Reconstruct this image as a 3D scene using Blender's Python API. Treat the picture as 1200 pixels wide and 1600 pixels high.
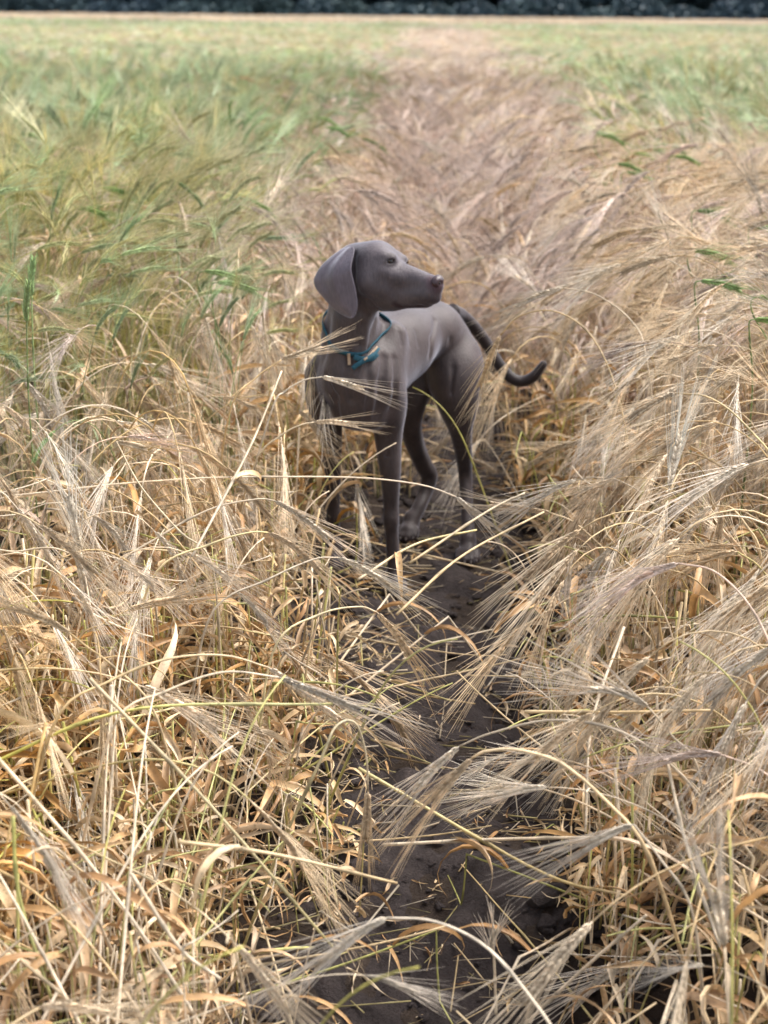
import bpy, math, random
import numpy as np
from mathutils import Vector, Matrix

random.seed(7)
RS = np.random.RandomState(11)
R = math.radians
for o in list(bpy.data.objects):
    bpy.data.objects.remove(o)
sc = bpy.context.scene
C = sc.collection

# ------------------------------------------------------------------ camera
CAM_H = 1.15
FPX = 2222.0                                   # focal length in photo pixels (1600 high)
PITCH = math.atan((800 - 14) / FPX)
ROLL = R(0.55)
cam_d = bpy.data.cameras.new('camera')
cam_d.sensor_fit = 'VERTICAL'
cam_d.sensor_height = 36.0
cam_d.lens = 36.0 * FPX / 1600.0
cam_d.clip_start = 0.05
cam_d.clip_end = 2000
cam_d.dof.use_dof = True
cam_d.dof.focus_distance = 2.10
cam_d.dof.aperture_fstop = 5.2
cam_d.dof.aperture_blades = 0
cam = bpy.data.objects.new('camera', cam_d)
C.objects.link(cam)
F_ = Vector((0, math.cos(PITCH), -math.sin(PITCH)))
U_ = Vector((0, math.sin(PITCH), math.cos(PITCH)))
R_ = Vector((1, 0, 0))
rm = Matrix((R_, U_, -F_)).transposed() @ Matrix.Rotation(ROLL, 3, 'Z')
cam.matrix_world = Matrix.Translation((0, 0, CAM_H)) @ rm.to_4x4()
sc.camera = cam
RX, UX, FX = rm @ Vector((1, 0, 0)), rm @ Vector((0, 1, 0)), rm @ Vector((0, 0, -1))

# ------------------------------------------------------------------ sky, sun, exposure (bright overcast)
world = bpy.data.worlds.new('World')
sc.world = world
world.use_nodes = True
wn = world.node_tree.nodes
wl = world.node_tree.links
bg = wn['Background']
sky = wn.new('ShaderNodeTexSky')
sky.sky_type = 'NISHITA'
sky.sun_disc = False
sky.dust_density = 3.0
sky.air_density = 1.0
sky.ozone_density = 1.5
hs = wn.new('ShaderNodeHueSaturation')
hs.inputs['Saturation'].default_value = 0.35       # cloud veil: a pale sky
wl.new(sky.outputs['Color'], hs.inputs['Color'])
wl.new(hs.outputs['Color'], bg.inputs['Color'])
bg.inputs['Strength'].default_value = 0.11
sun_d = bpy.data.lights.new('sun', 'SUN')
sun_d.energy = 1.5
sun_d.angle = R(24)
sun_d.color = (1.0, 0.95, 0.88)
sun = bpy.data.objects.new('sun', sun_d)
C.objects.link(sun)
sd = Vector((0.50, 0.24, 0.83))                    # towards the light: high, a little behind and right of the dog
sun.rotation_euler = sd.to_track_quat('Z', 'Y').to_euler()
sky.sun_elevation = math.asin(sd.normalized().z)
sky.sun_rotation = math.atan2(sd.x, sd.y)
sc.view_settings.view_transform = 'Standard'
sc.view_settings.look = 'None'
sc.view_settings.gamma = 1
sc.view_settings.exposure = 1.85
sc.view_settings.use_curve_mapping = False
sc.render.engine = 'CYCLES'
sc.cycles.use_denoising = True
sc.cycles.max_bounces = 7
sc.cycles.diffuse_bounces = 5
sc.cycles.glossy_bounces = 2
sc.cycles.transmission_bounces = 4
sc.cycles.transparent_max_bounces = 4
sc.cycles.caustics_reflective = False
sc.cycles.caustics_refractive = False


# ------------------------------------------------------------------ helpers
def W(px, py, Y):
    """the point at depth Y (metres along the path) on the sight line of photo pixel px, py"""
    d = FX + RX * ((px - 600) / FPX) + UX * ((800 - py) / FPX)
    return Vector((0, 0, CAM_H)) + d * (Y / d.y)


def project(p):
    q = Vector(p) - Vector((0, 0, CAM_H))
    z = q.dot(FX)
    if z < 0.05:
        return None
    return 600 + FPX * q.dot(RX) / z, 800 - FPX * q.dot(UX) / z, z


def pxm(Y, z=0.4):
    """metres per photo pixel at depth Y"""
    return (Y * math.cos(PITCH) + (CAM_H - z) * math.sin(PITCH)) / FPX


class MB:
    """collects vertices, faces, vertex colours"""
    def __init__(s):
        s.v, s.f, s.c, s.n = [], [], [], 0

    def add(s, v, f, c):
        v = np.asarray(v, float).reshape(-1, 3)
        c = np.asarray(c, float)
        if c.ndim == 1:
            c = np.tile(c, (len(v), 1))
        s.v.append(v)
        s.c.append(c)
        n = s.n
        s.f.extend([tuple(i + n for i in q) for q in f])
        s.n += len(v)

    def join(s, o):
        if o.n:
            s.add(np.concatenate(o.v), o.f, np.concatenate(o.c))

    def mesh(s, name, mat, smooth=True):
        me = bpy.data.meshes.new(name)
        v = np.concatenate(s.v)
        me.from_pydata(v.tolist(), [], s.f)
        a = me.color_attributes.new('tint', 'FLOAT_COLOR', 'POINT')
        c = np.concatenate(s.c)
        a.data.foreach_set('color', np.hstack([c, np.ones((len(c), 1))]).astype(np.float32).ravel())
        if smooth:
            me.polygons.foreach_set('use_smooth', [True] * len(me.polygons))
        me.materials.append(mat)
        me.update()
        return me


def frames(pts):
    pts = np.asarray(pts, float)
    t = np.gradient(pts, axis=0)
    t /= np.linalg.norm(t, axis=1)[:, None] + 1e-9
    n = np.zeros_like(pts)
    ref = np.array([0.13, 1.0, 0.07]) if abs(t[0][1]) < 0.9 else np.array([1.0, 0, 0])
    for i in range(len(pts)):
        u = ref - t[i] * ref.dot(t[i])
        u /= np.linalg.norm(u) + 1e-9
        n[i] = u
        ref = u
    return pts, t, n, np.cross(t, n)


def tube(mb, pts, rad, col, k=5, cap=True):
    p, t, n, b = frames(pts)
    m = len(p)
    rad = np.broadcast_to(rad, (m,))
    a = np.arange(k) * 2 * math.pi / k
    v = p[:, None] + rad[:, None, None] * (np.cos(a)[None, :, None] * n[:, None] + np.sin(a)[None, :, None] * b[:, None])
    f = []
    for i in range(m - 1):
        for j in range(k):
            j2 = (j + 1) % k
            f.append((i * k + j, i * k + j2, (i + 1) * k + j2, (i + 1) * k + j))
    if cap:
        f.append(tuple(range(k))[::-1])
        f.append(tuple((m - 1) * k + j for j in range(k)))
    col = np.asarray(col, float)
    c = np.repeat(col, k, axis=0) if col.ndim == 2 else col
    mb.add(v.reshape(-1, 3), f, c)


def smooth_path(pts, n):
    """Catmull-Rom through the points"""
    P = [np.array(p, float) for p in pts]
    P = [2 * P[0] - P[1]] + P + [2 * P[-1] - P[-2]]
    segs = len(P) - 3
    out = []
    for q in np.linspace(0, segs - 1e-6, n):
        i = int(q)
        t = q - i
        a, b, c, d = P[i:i + 4]
        out.append(0.5 * ((2 * b) + (c - a) * t + (2 * a - 5 * b + 4 * c - d) * t * t + (3 * b - a - 3 * c + d) * t ** 3))
    return np.array(out)


def link(name, data, parent=None, loc=None):
    o = bpy.data.objects.new(name, data)
    C.objects.link(o)
    if parent:
        o.parent = parent
    if loc is not None:
        o.location = loc
    return o


def tag(o, label=None, cat=None, group=None, kind=None):
    for k, v in (('label', label), ('category', cat), ('group', group), ('kind', kind)):
        if v:
            o[k] = v
    return o


def ss(a, b, x):
    t = np.clip((x - a) / (b - a), 0, 1)
    return t * t * (3 - 2 * t)


# ------------------------------------------------------------------ materials
def new_mat(name):
    m = bpy.data.materials.new(name)
    m.use_nodes = True
    nt = m.node_tree
    return m, nt, nt.nodes['Principled BSDF'], nt.nodes['Material Output']


def straw_material():
    m, nt, p, out = new_mat('dry_straw')
    L = nt.links
    at = nt.nodes.new('ShaderNodeAttribute')
    at.attribute_name = 'tint'
    oi = nt.nodes.new('ShaderNodeObjectInfo')
    no = nt.nodes.new('ShaderNodeTexNoise')
    geo = nt.nodes.new('ShaderNodeNewGeometry')
    L.new(geo.outputs['Position'], no.inputs['Vector'])
    no.inputs['Scale'].default_value = 55
    no.inputs['Detail'].default_value = 3
    no2 = nt.nodes.new('ShaderNodeTexNoise')
    L.new(geo.outputs['Position'], no2.inputs['Vector'])
    no2.inputs['Scale'].default_value = 1.7
    mr = nt.nodes.new('ShaderNodeMapRange')
    mr.inputs['From Min'].default_value = 0.3
    mr.inputs['From Max'].default_value = 0.7
    mr.inputs['To Min'].default_value = 0.70
    mr.inputs['To Max'].default_value = 1.22
    L.new(no.outputs['Fac'], mr.inputs['Value'])
    sp = nt.nodes.new('ShaderNodeTexNoise')
    L.new(geo.outputs['Position'], sp.inputs['Vector'])
    sp.inputs['Scale'].default_value = 210
    sp.inputs['Detail'].default_value = 2
    spr = nt.nodes.new('ShaderNodeMapRange')
    spr.inputs['From Min'].default_value = 0.60
    spr.inputs['From Max'].default_value = 0.72
    spr.inputs['To Min'].default_value = 1.0
    spr.inputs['To Max'].default_value = 0.55
    L.new(sp.outputs['Fac'], spr.inputs['Value'])
    mr2 = nt.nodes.new('ShaderNodeMapRange')
    mr2.inputs['To Min'].default_value = 0.78
    mr2.inputs['To Max'].default_value = 1.22
    L.new(oi.outputs['Random'], mr2.inputs['Value'])
    mu = nt.nodes.new('ShaderNodeMath')
    mu.operation = 'MULTIPLY'
    L.new(mr.outputs['Result'], mu.inputs[0])
    L.new(mr2.outputs['Result'], mu.inputs[1])
    mu2 = nt.nodes.new('ShaderNodeMath')
    mu2.operation = 'MULTIPLY'
    L.new(mu.outputs['Value'], mu2.inputs[0])
    L.new(spr.outputs['Result'], mu2.inputs[1])
    hsv = nt.nodes.new('ShaderNodeHueSaturation')
    L.new(at.outputs['Color'], hsv.inputs['Color'])
    L.new(mu2.outputs['Value'], hsv.inputs['Value'])
    mr3 = nt.nodes.new('ShaderNodeMapRange')
    mr3.inputs['From Min'].default_value = 0.3
    mr3.inputs['From Max'].default_value = 0.7
    mr3.inputs['To Min'].default_value = 0.80
    mr3.inputs['To Max'].default_value = 1.16
    L.new(no2.outputs['Fac'], mr3.inputs['Value'])
    L.new(mr3.outputs['Result'], hsv.inputs['Saturation'])
    L.new(hsv.outputs['Color'], p.inputs['Base Color'])
    p.inputs['Roughness'].default_value = 0.48
    p.inputs['Specular IOR Level'].default_value = 0.35
    tr = nt.nodes.new('ShaderNodeBsdfTranslucent')
    L.new(hsv.outputs['Color'], tr.inputs['Color'])
    mx = nt.nodes.new('ShaderNodeMixShader')
    mx.inputs['Fac'].default_value = 0.16
    L.new(p.outputs['BSDF'], mx.inputs[1])
    L.new(tr.outputs['BSDF'], mx.inputs[2])
    L.new(mx.outputs['Shader'], out.inputs['Surface'])
    return m


def soil_material(name, ca, cb, cc):
    m, nt, p, out = new_mat(name)
    L = nt.links
    geo = nt.nodes.new('ShaderNodeNewGeometry')

    def noise(s, d=6, r=0.6):
        n = nt.nodes.new('ShaderNodeTexNoise')
        n.inputs['Scale'].default_value = s
        n.inputs['Detail'].default_value = d
        n.inputs['Roughness'].default_value = r
        L.new(geo.outputs['Position'], n.inputs['Vector'])
        return n
    a, b, c = noise(4), noise(38, 8, 0.7), noise(220, 4, 0.7)
    cr = nt.nodes.new('ShaderNodeValToRGB')
    cr.color_ramp.elements[0].position = 0.3
    cr.color_ramp.elements[0].color = (*ca, 1)
    cr.color_ramp.elements[1].position = 0.72
    cr.color_ramp.elements[1].color = (*cc, 1)
    e = cr.color_ramp.elements.new(0.5)
    e.color = (*cb, 1)
    ad = nt.nodes.new('ShaderNodeMix')
    ad.data_type = 'FLOAT'
    ad.inputs[0].default_value = 0.55
    L.new(a.outputs['Fac'], ad.inputs[2])
    L.new(b.outputs['Fac'], ad.inputs[3])
    L.new(ad.outputs[0], cr.inputs['Fac'])
    L.new(cr.outputs['Color'], p.inputs['Base Color'])
    p.inputs['Roughness'].default_value = 0.9
    p.inputs['Specular IOR Level'].default_value = 0.25
    bp = nt.nodes.new('ShaderNodeBump')
    bp.inputs['Distance'].default_value = 0.030
    bp.inputs['Strength'].default_value = 1.0
    L.new(b.outputs['Fac'], bp.inputs['Height'])
    bp2 = nt.nodes.new('ShaderNodeBump')
    bp2.inputs['Distance'].default_value = 0.006
    bp2.inputs['Strength'].default_value = 0.9
    L.new(c.outputs['Fac'], bp2.inputs['Height'])
    L.new(bp.outputs['Normal'], bp2.inputs['Normal'])
    L.new(bp2.outputs['Normal'], p.inputs['Normal'])
    return m


def plain(name, col, rough=0.6, spec=0.4, noise_scale=None, amt=0.25, bump=0.0):
    m, nt, p, out = new_mat(name)
    L = nt.links
    p.inputs['Base Color'].default_value = (*col, 1)
    p.inputs['Roughness'].default_value = rough
    p.inputs['Specular IOR Level'].default_value = spec
    if noise_scale:
        tc = nt.nodes.new('ShaderNodeTexCoord')
        n = nt.nodes.new('ShaderNodeTexNoise')
        n.inputs['Scale'].default_value = noise_scale
        n.inputs['Detail'].default_value = 5
        L.new(tc.outputs['Object'], n.inputs['Vector'])
        mx = nt.nodes.new('ShaderNodeMix')
        mx.data_type = 'RGBA'
        mx.inputs[6].default_value = (*[c * (1 - amt) for c in col], 1)
        mx.inputs[7].default_value = (*[min(1, c * (1 + amt)) for c in col], 1)
        L.new(n.outputs['Fac'], mx.inputs[0])
        L.new(mx.outputs[2], p.inputs['Base Color'])
        if bump:
            b = nt.nodes.new('ShaderNodeBump')
            b.inputs['Distance'].default_value = bump
            L.new(n.outputs['Fac'], b.inputs['Height'])
            L.new(b.outputs['Normal'], p.inputs['Normal'])
    return m


def coat_material():
    m, nt, p, out = new_mat('silver_grey_coat')
    L = nt.links
    at = nt.nodes.new('ShaderNodeAttribute')
    at.attribute_name = 'tint'
    tc = nt.nodes.new('ShaderNodeTexCoord')
    mp = nt.nodes.new('ShaderNodeMapping')
    mp.inputs['Scale'].default_value = (1, 1, 0.22)
    L.new(tc.outputs['Object'], mp.inputs['Vector'])
    n = nt.nodes.new('ShaderNodeTexNoise')
    n.inputs['Scale'].default_value = 300
    n.inputs['Detail'].default_value = 4
    L.new(mp.outputs['Vector'], n.inputs['Vector'])
    n2 = nt.nodes.new('ShaderNodeTexNoise')
    n2.inputs['Scale'].default_value = 24
    n2.inputs['Detail'].default_value = 4
    L.new(tc.outputs['Object'], n2.inputs['Vector'])
    mr = nt.nodes.new('ShaderNodeMapRange')
    mr.inputs['From Min'].default_value = 0.3
    mr.inputs['From Max'].default_value = 0.7
    mr.inputs['To Min'].default_value = 0.82
    mr.inputs['To Max'].default_value = 1.16
    L.new(n2.outputs['Fac'], mr.inputs['Value'])
    mr2 = nt.nodes.new('ShaderNodeMapRange')
    mr2.inputs['From Min'].default_value = 0.3
    mr2.inputs['From Max'].default_value = 0.7
    mr2.inputs['To Min'].default_value = 0.84
    mr2.inputs['To Max'].default_value = 1.16
    L.new(n.outputs['Fac'], mr2.inputs['Value'])
    mu = nt.nodes.new('ShaderNodeMath')
    mu.operation = 'MULTIPLY'
    L.new(mr.outputs['Result'], mu.inputs[0])
    L.new(mr2.outputs['Result'], mu.inputs[1])
    hsv = nt.nodes.new('ShaderNodeHueSaturation')
    L.new(at.outputs['Color'], hsv.inputs['Color'])
    L.new(mu.outputs['Value'], hsv.inputs['Value'])
    L.new(hsv.outputs['Color'], p.inputs['Base Color'])
    p.inputs['Roughness'].default_value = 0.56
    p.inputs['Specular IOR Level'].default_value = 0.30
    p.inputs['Sheen Weight'].default_value = 0.32
    p.inputs['Sheen Roughness'].default_value = 0.40
    p.inputs['Sheen Tint'].default_value = (0.82, 0.84, 1.0, 1)
    b = nt.nodes.new('ShaderNodeBump')
    b.inputs['Distance'].default_value = 0.0020
    b.inputs['Strength'].default_value = 0.55
    L.new(n.outputs['Fac'], b.inputs['Height'])
    L.new(b.outputs['Normal'], p.inputs['Normal'])
    return m


STRAW = straw_material()
COAT = coat_material()
SOIL = soil_material('field_soil', (0.030, 0.021, 0.016), (0.055, 0.038, 0.029), (0.095, 0.068, 0.048))
TROD = soil_material('trodden_soil', (0.032, 0.024, 0.023), (0.056, 0.043, 0.041), (0.112, 0.088, 0.080))


# ------------------------------------------------------------------ the path and the ground
def path_x(y):
    return 0.018 + 0.044 * y + 0.02 * np.sin(y * 1.9 + 0.6) + 0.012 * np.sin(y * 4.3)


def path_w(y):
    """half width of bare soil"""
    w = 0.108 + 0.035 * np.exp(-((y - 2.25) / 0.40) ** 2) + 0.012 * np.sin(y * 5.1 + 1) + 0.01 * np.sin(y * 11)
    return w * (1 - 0.5 * ss(3.2, 5.5, y))


_k = RS.uniform(-1, 1, (26, 3))


def ground_z(x, y):
    x = np.asarray(x, float)
    y = np.asarray(y, float)
    z = np.zeros(np.broadcast(x, y).shape)
    near = (1 - ss(7, 12, y)) * (1 - ss(1.5, 3, np.abs(x)))
    for i, (a, b, c) in enumerate(_k):
        fr = 5 * 1.17 ** i
        z = z + 0.028 / (1 + 0.16 * fr) * np.sin(fr * (a * x + b * y) + c * 9) * near
    d = np.abs(x - path_x(y))
    z = z * (1 - .6 * np.exp(-((x - .03) ** 2 + (y - 2.93) ** 2) / .09))
    z = z - 0.014 * (1 - ss(0.0, 0.30, d)) * near
    return z


def axis_pts(lo, hi, fine_lo, fine_hi, step, grow=1.18):
    a = list(np.arange(fine_lo, fine_hi, step))
    s, p = step, fine_hi
    while p < hi:
        a.append(p)
        s *= grow
        p += s
    a.append(hi)
    s, p = step * grow, fine_lo - step
    while p > lo:
        a.append(p)
        s *= grow
        p -= s
    a.append(lo)
    return np.array(sorted(set(round(float(q), 5) for q in a)))


def grid_mesh(name, X, Y, Z, mat):
    ny, nx = X.shape
    v = np.stack([X, Y, Z], -1).reshape(-1, 3)
    idx = np.arange(ny * nx).reshape(ny, nx)
    f = np.stack([idx[:-1, :-1], idx[:-1, 1:], idx[1:, 1:], idx[1:, :-1]], -1).reshape(-1, 4)
    me = bpy.data.meshes.new(name)
    me.from_pydata(v.tolist(), [], f.tolist())
    me.polygons.foreach_set('use_smooth', [True] * len(me.polygons))
    me.materials.append(mat)
    return me


gx = axis_pts(-900, 900, -0.9, 1.1, 0.028)
gy = axis_pts(-60, 1500, 0.5, 5.5, 0.028)
GX, GY = np.meshgrid(gx, gy)
tag(link('ground', grid_mesh('ground', GX, GY, ground_z(GX, GY), SOIL)), kind='structure')
ty = np.arange(0.0, 7.0, 0.008)
tu = np.linspace(-1, 1, 60)
TU, TY = np.meshgrid(tu, ty)
edge = 0.03 * np.sin(TY * 23 + 3 * np.sign(TU)) + 0.02 * np.sin(TY * 51)
TX = path_x(TY) + TU * (path_w(TY) + 0.05 + edge * np.abs(TU))
pit = np.zeros_like(TX)
for i in range(900):                                           # paw marks, cracks and crumbs trodden into the soil
    cy, cu = RS.uniform(0.8, 5), RS.uniform(-0.2, 0.2)
    cx = path_x(cy) + cu
    r = RS.uniform(0.006, 0.030)
    q = ((TX - cx) ** 2 + ((TY - cy) * RS.uniform(0.6, 1.4)) ** 2) / (r * r)
    pit += np.exp(-q) * r * RS.choice([-0.42, 0.40])
TZ = ground_z(TX, TY) + pit
TZ = TZ + 0.0045 * (1 - ss(0.85, 1.0, np.abs(TU)) * 2.2)
tag(link('path', grid_mesh('path', TX, TY, TZ, TROD)), kind='structure')


# ------------------------------------------------------------------ barley
PAL = {
    'ripe': dict(stem=[(.66, .49, .27), (.56, .39, .19), (.68, .54, .35), (.58, .48, .20)], ear=[(.62, .45, .27), (.70, .55, .37)],
                 awn=[(.76, .61, .42), (.70, .53, .33)], leaf=[(.58, .34, .14), (.66, .46, .24), (.46, .25, .10), (.74, .58, .38)]),
    'pale': dict(stem=[(.74, .62, .46), (.68, .54, .37)], ear=[(.72, .61, .46)],
                 awn=[(.86, .77, .65), (.80, .69, .56)], leaf=[(.74, .57, .39), (.62, .40, .21)]),
    'rose': dict(stem=[(.62, .46, .35)], ear=[(.64, .50, .41)],
                 awn=[(.78, .64, .56), (.74, .59, .50)], leaf=[(.54, .33, .21), (.64, .47, .36)]),
    'lime': dict(stem=[(.50, .45, .15), (.44, .42, .14)], ear=[(.54, .49, .22), (.47, .48, .22)],
                 awn=[(.72, .64, .32), (.70, .66, .40)], leaf=[(.44, .41, .15), (.56, .44, .20)]),
    'green': dict(stem=[(.28, .34, .16), (.36, .39, .18)], ear=[(.32, .41, .21), (.40, .48, .25)],
                  awn=[(.50, .63, .34), (.62, .71, .44), (.42, .57, .30)], leaf=[(.24, .32, .13), (.32, .36, .15)]),
    'fern': dict(stem=[(.22, .30, .11)], ear=[(.22, .33, .12), (.29, .40, .14)],
                 awn=[(.36, .48, .20)], leaf=[(.17, .26, .09), (.22, .30, .11)]),
}


def pick(rng, pal, key, j=0.1):
    c = np.array(rng.choice(PAL[pal][key]))
    return np.clip(c * rng.uniform(1 - j, 1 + j), 0.01, 0.9)


def ear_mesh(rng, spine, pal, awn_len=0.115, n_awn=28, spread=(4, 17), width=1.25, curl=0.25, awn_r=0.00046, grain=True):
    """a two-rowed barley ear along spine (its own points); returns (ear MB, awns MB)"""
    em, am = MB(), MB()
    p, t, n, b = frames(spine)
    m = len(p)
    rows = n_awn // 2
    cE = pick(rng, pal, 'ear')
    cA = pick(rng, pal, 'awn')
    tube(em, p, 0.0011, cE * 0.8, 4)
    for i in range(rows):
        q = (i + 0.5) / rows
        k = q * (m - 1)
        i0 = min(int(k), m - 2)
        w = k - i0
        P, T, B = p[i0] * (1 - w) + p[i0 + 1] * w, t[i0], b[i0]
        N = n[i0]
        taper = (0.55 + 0.9 * q if q < 0.4 else 0.95 - 0.35 * max(0, q - 0.7) / 0.3) * width
        for s in (-1, 1):
            out = B * s * 0.9 + N * rng.uniform(-0.35, 0.35)
            g0 = P + out * 0.0016
            gd = T + out * 0.26
            gd = gd / np.linalg.norm(gd)
            L = 0.0105 * (0.8 + 0.3 * taper)
            wd = 0.0021 * taper
            th = 0.0016 * taper
            sd_ = np.cross(gd, N)
            sd_ /= np.linalg.norm(sd_) + 1e-9
            vs, fs = [g0], []
            for kk, (fr, ww) in enumerate(((0.3, 1.0), (0.65, 0.85))):
                for ang in (0, 1, 2, 3):
                    a = ang * math.pi / 2
                    vs.append(g0 + gd * L * fr + sd_ * math.cos(a) * wd * ww + N * math.sin(a) * th * ww)
            vs.append(g0 + gd * L)
            for ang in range(4):
                a2 = (ang + 1) % 4
                fs += [(0, 1 + a2, 1 + ang), (1 + ang, 1 + a2, 5 + a2, 5 + ang), (5 + ang, 5 + a2, 9)]
            if grain:
                cg = cE * rng.uniform(0.82, 1.15)
                cc = np.array([cg * 0.72] + [cg] * 4 + [cg * 1.05] * 4 + [cg * 1.1])
                em.add(vs, fs, cc)
            if rng.random() < 0.06:
                continue
            sp = R(rng.uniform(*spread)) * (1.1 - 0.35 * q)
            side = B * s * rng.uniform(0.5, 1) + N * rng.uniform(-0.8, 0.8)
            side /= np.linalg.norm(side)
            d = T * math.cos(sp) + side * math.sin(sp)
            A0 = g0 + gd * L * 0.9
            al = awn_len * rng.uniform(0.78, 1.1) * (1 - 0.15 * q)
            bend = side * curl * rng.uniform(-0.25, 0.6) + T * 0.0
            grav = np.array([0, 0, -1.0]) * 0.05
            pts = [A0 + d * al * x + (bend + grav) * al * x * x * 0.35 for x in (0, 0.35, 0.7, 1.0)]
            ca = cA * rng.uniform(0.85, 1.12)
            tube(am, pts, [awn_r, awn_r * 0.85, awn_r * 0.6, awn_r * 0.2], ca, 3, cap=False)
    return em, am


def leaf_mesh(rng, base, d0, pal, length=0.16, width=0.008, droop=1.0, twist=1.2, mb=None, n=9):
    mb = mb or MB()
    d = np.array(d0, float)
    d /= np.linalg.norm(d)
    p = np.array(base, float)
    col = pick(rng, pal, 'leaf', 0.18)
    col2 = pick(rng, pal, 'leaf', 0.18)
    side = np.cross(d, [0, 0, 1.0])
    if np.linalg.norm(side) < 1e-3:
        side = np.array([1.0, 0, 0])
    side /= np.linalg.norm(side)
    tw = rng.uniform(-twist, twist) / n
    curl = rng.uniform(0.5, 1.3) * droop
    ph = rng.uniform(0, 6)
    vs, fs, cs = [], [], []
    for i in range(n + 1):
        q = i / n
        w = width * (0.55 + 0.6 * math.sin(math.pi * min(1, q * 1.15 + 0.12))) * (1 - q ** 3) + 0.0004
        up = np.cross(side, d)
        up /= np.linalg.norm(up) + 1e-9
        fold = 0.35 * w * (1 + math.sin(ph + q * 6) * 0.5)
        vs += [p - side * w / 2 + up * fold, p - up * fold * 0.2, p + side * w / 2 + up * fold]
        c = col * (1 - q) + col2 * q
        c = c * (0.9 + 0.2 * math.sin(ph * 3 + q * 17) * 0.5)
        cs += [c * 1.02, c * 0.9, c * 1.05]
        if i < n:
            a = i * 3
            fs += [(a, a + 1, a + 4, a + 3), (a + 1, a + 2, a + 5, a + 4)]
        p = p + d * length / n
        ax = side
        ang = -curl * (0.9 + 1.1 * q) * 2.2 / n * (1 if d[2] > -0.93 else -0.4)
        d = np.array(Matrix.Rotation(ang, 3, Vector(ax)) @ Vector(d))
        side = np.array(Matrix.Rotation(tw * 2, 3, Vector(d)) @ Vector(side))
        side -= d * side.dot(d)
        side /= np.linalg.norm(side) + 1e-9
    mb.add(vs, fs, np.clip(cs, 0.01, 0.9))
    return mb


def stem_mesh(rng, pts, pal, r0=0.0019, r1=0.0010, nodes=(0.28, 0.6)):
    mb = MB()
    m = len(pts)
    q = np.linspace(0, 1, m)
    rad = r0 + (r1 - r0) * q
    c1, c2 = pick(rng, pal, 'stem', 0.12), pick(rng, pal, 'stem', 0.12)
    col = c1[None] * (1 - q[:, None]) + c2[None] * q[:, None]
    for nd in nodes:
        k = int(nd * (m - 1))
        rad[k] *= 1.45
        col[k] *= 0.55
    tube(mb, pts, rad, np.clip(col, 0.01, 0.9), 5)
    return mb


def make_form(seed, pal, L, lean, neck, kink=None, ear=True, leaves=2, awn_len=0.130, spread=(4, 17), leaf_pal=None,
              ear_len=0.098, r0=0.0019, n_awn=34, awn_r=0.00048, wob=1.0):
    """one stalk leaning towards +X.  Returns dict of parts (local coordinates) and its top height"""
    rng = random.Random(seed)
    n = 24
    th = R(lean)
    p = np.zeros(3)
    pts = [p.copy()]
    az = 0.0
    ds = L / n
    bow = R(rng.uniform(-8, 14)) * wob
    for i in range(n):
        q = (i + 1) / n
        a = th + bow * q
        nk = max(0.0, (q - 0.66) / 0.34)
        a += (R(neck) - th - bow) * nk ** 1.5
        if kink and q > kink[0]:
            kb = R(kink[1])
            a = th + kb + (R(neck) - th - kb) * nk ** 1.6 * 0.8
            az += R(kink[2]) if abs(q - kink[0]) < 1.0 / n + 1e-6 else 0
        az += R(rng.uniform(-2.5, 2.5)) * wob
        d = np.array([math.sin(a) * math.cos(az), math.sin(a) * math.sin(az), math.cos(a)])
        p = p + d * ds
        if p[2] < 0.012:
            p[2] = 0.012
        pts.append(p.copy())
    pts = np.array(pts)
    parts = {'stem': stem_mesh(rng, pts, pal, r0=r0, nodes=(0.3, 0.62) if not kink else (kink[0], 0.75))}
    if ear:
        a = math.acos(max(-1, min(1, d[2])))
        es = [p.copy()]
        for i in range(6):
            a2 = a + R(rng.uniform(3, 8)) * (i + 1) * (0.8 if a < R(150) else 0.1)
            a2 = min(a2, R(178))
            dd = np.array([math.sin(a2) * math.cos(az), math.sin(a2) * math.sin(az), math.cos(a2)])
            es.append(es[-1] + dd * ear_len / 6)
        parts['ear'], parts['awns'] = ear_mesh(rng, es, pal, awn_len, n_awn, spread, awn_r=awn_r)
    lv = []
    for k in range(leaves):
        q = rng.choice([0.12, 0.3, 0.3, 0.45, 0.62]) + rng.uniform(-0.03, 0.03)
        i = int(q * n)
        al = rng.uniform(0, 2 * math.pi)
        el = rng.uniform(0.2, 1.2)
        lv.append(leaf_mesh(rng, pts[i], (math.cos(al) * math.cos(el), math.sin(al) * math.cos(el), math.sin(el)),
                            leaf_pal or pal, rng.uniform(0.10, 0.20), rng.uniform(0.006, 0.011), rng.uniform(0.7, 1.6)))
    parts['leaves'] = lv
    parts['tip'] = (float(pts[-1][0]), float(pts[-1][1]))
    return parts, max(pts[:, 2])


FORMS, BY = [], {}


def add_form(cls, parts, top):
    allm = MB()
    for k in ('stem', 'ear', 'awns'):
        if k in parts:
            allm.join(parts[k])
    for l in parts.get('leaves', []):
        allm.join(l)
    i = len(FORMS)
    me = allm.mesh('barley_form', STRAW)
    FORMS.append(dict(parts=parts, top=top, mesh=me, meshes=None, cls=cls))
    BY.setdefault(cls, []).append(i)


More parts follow.
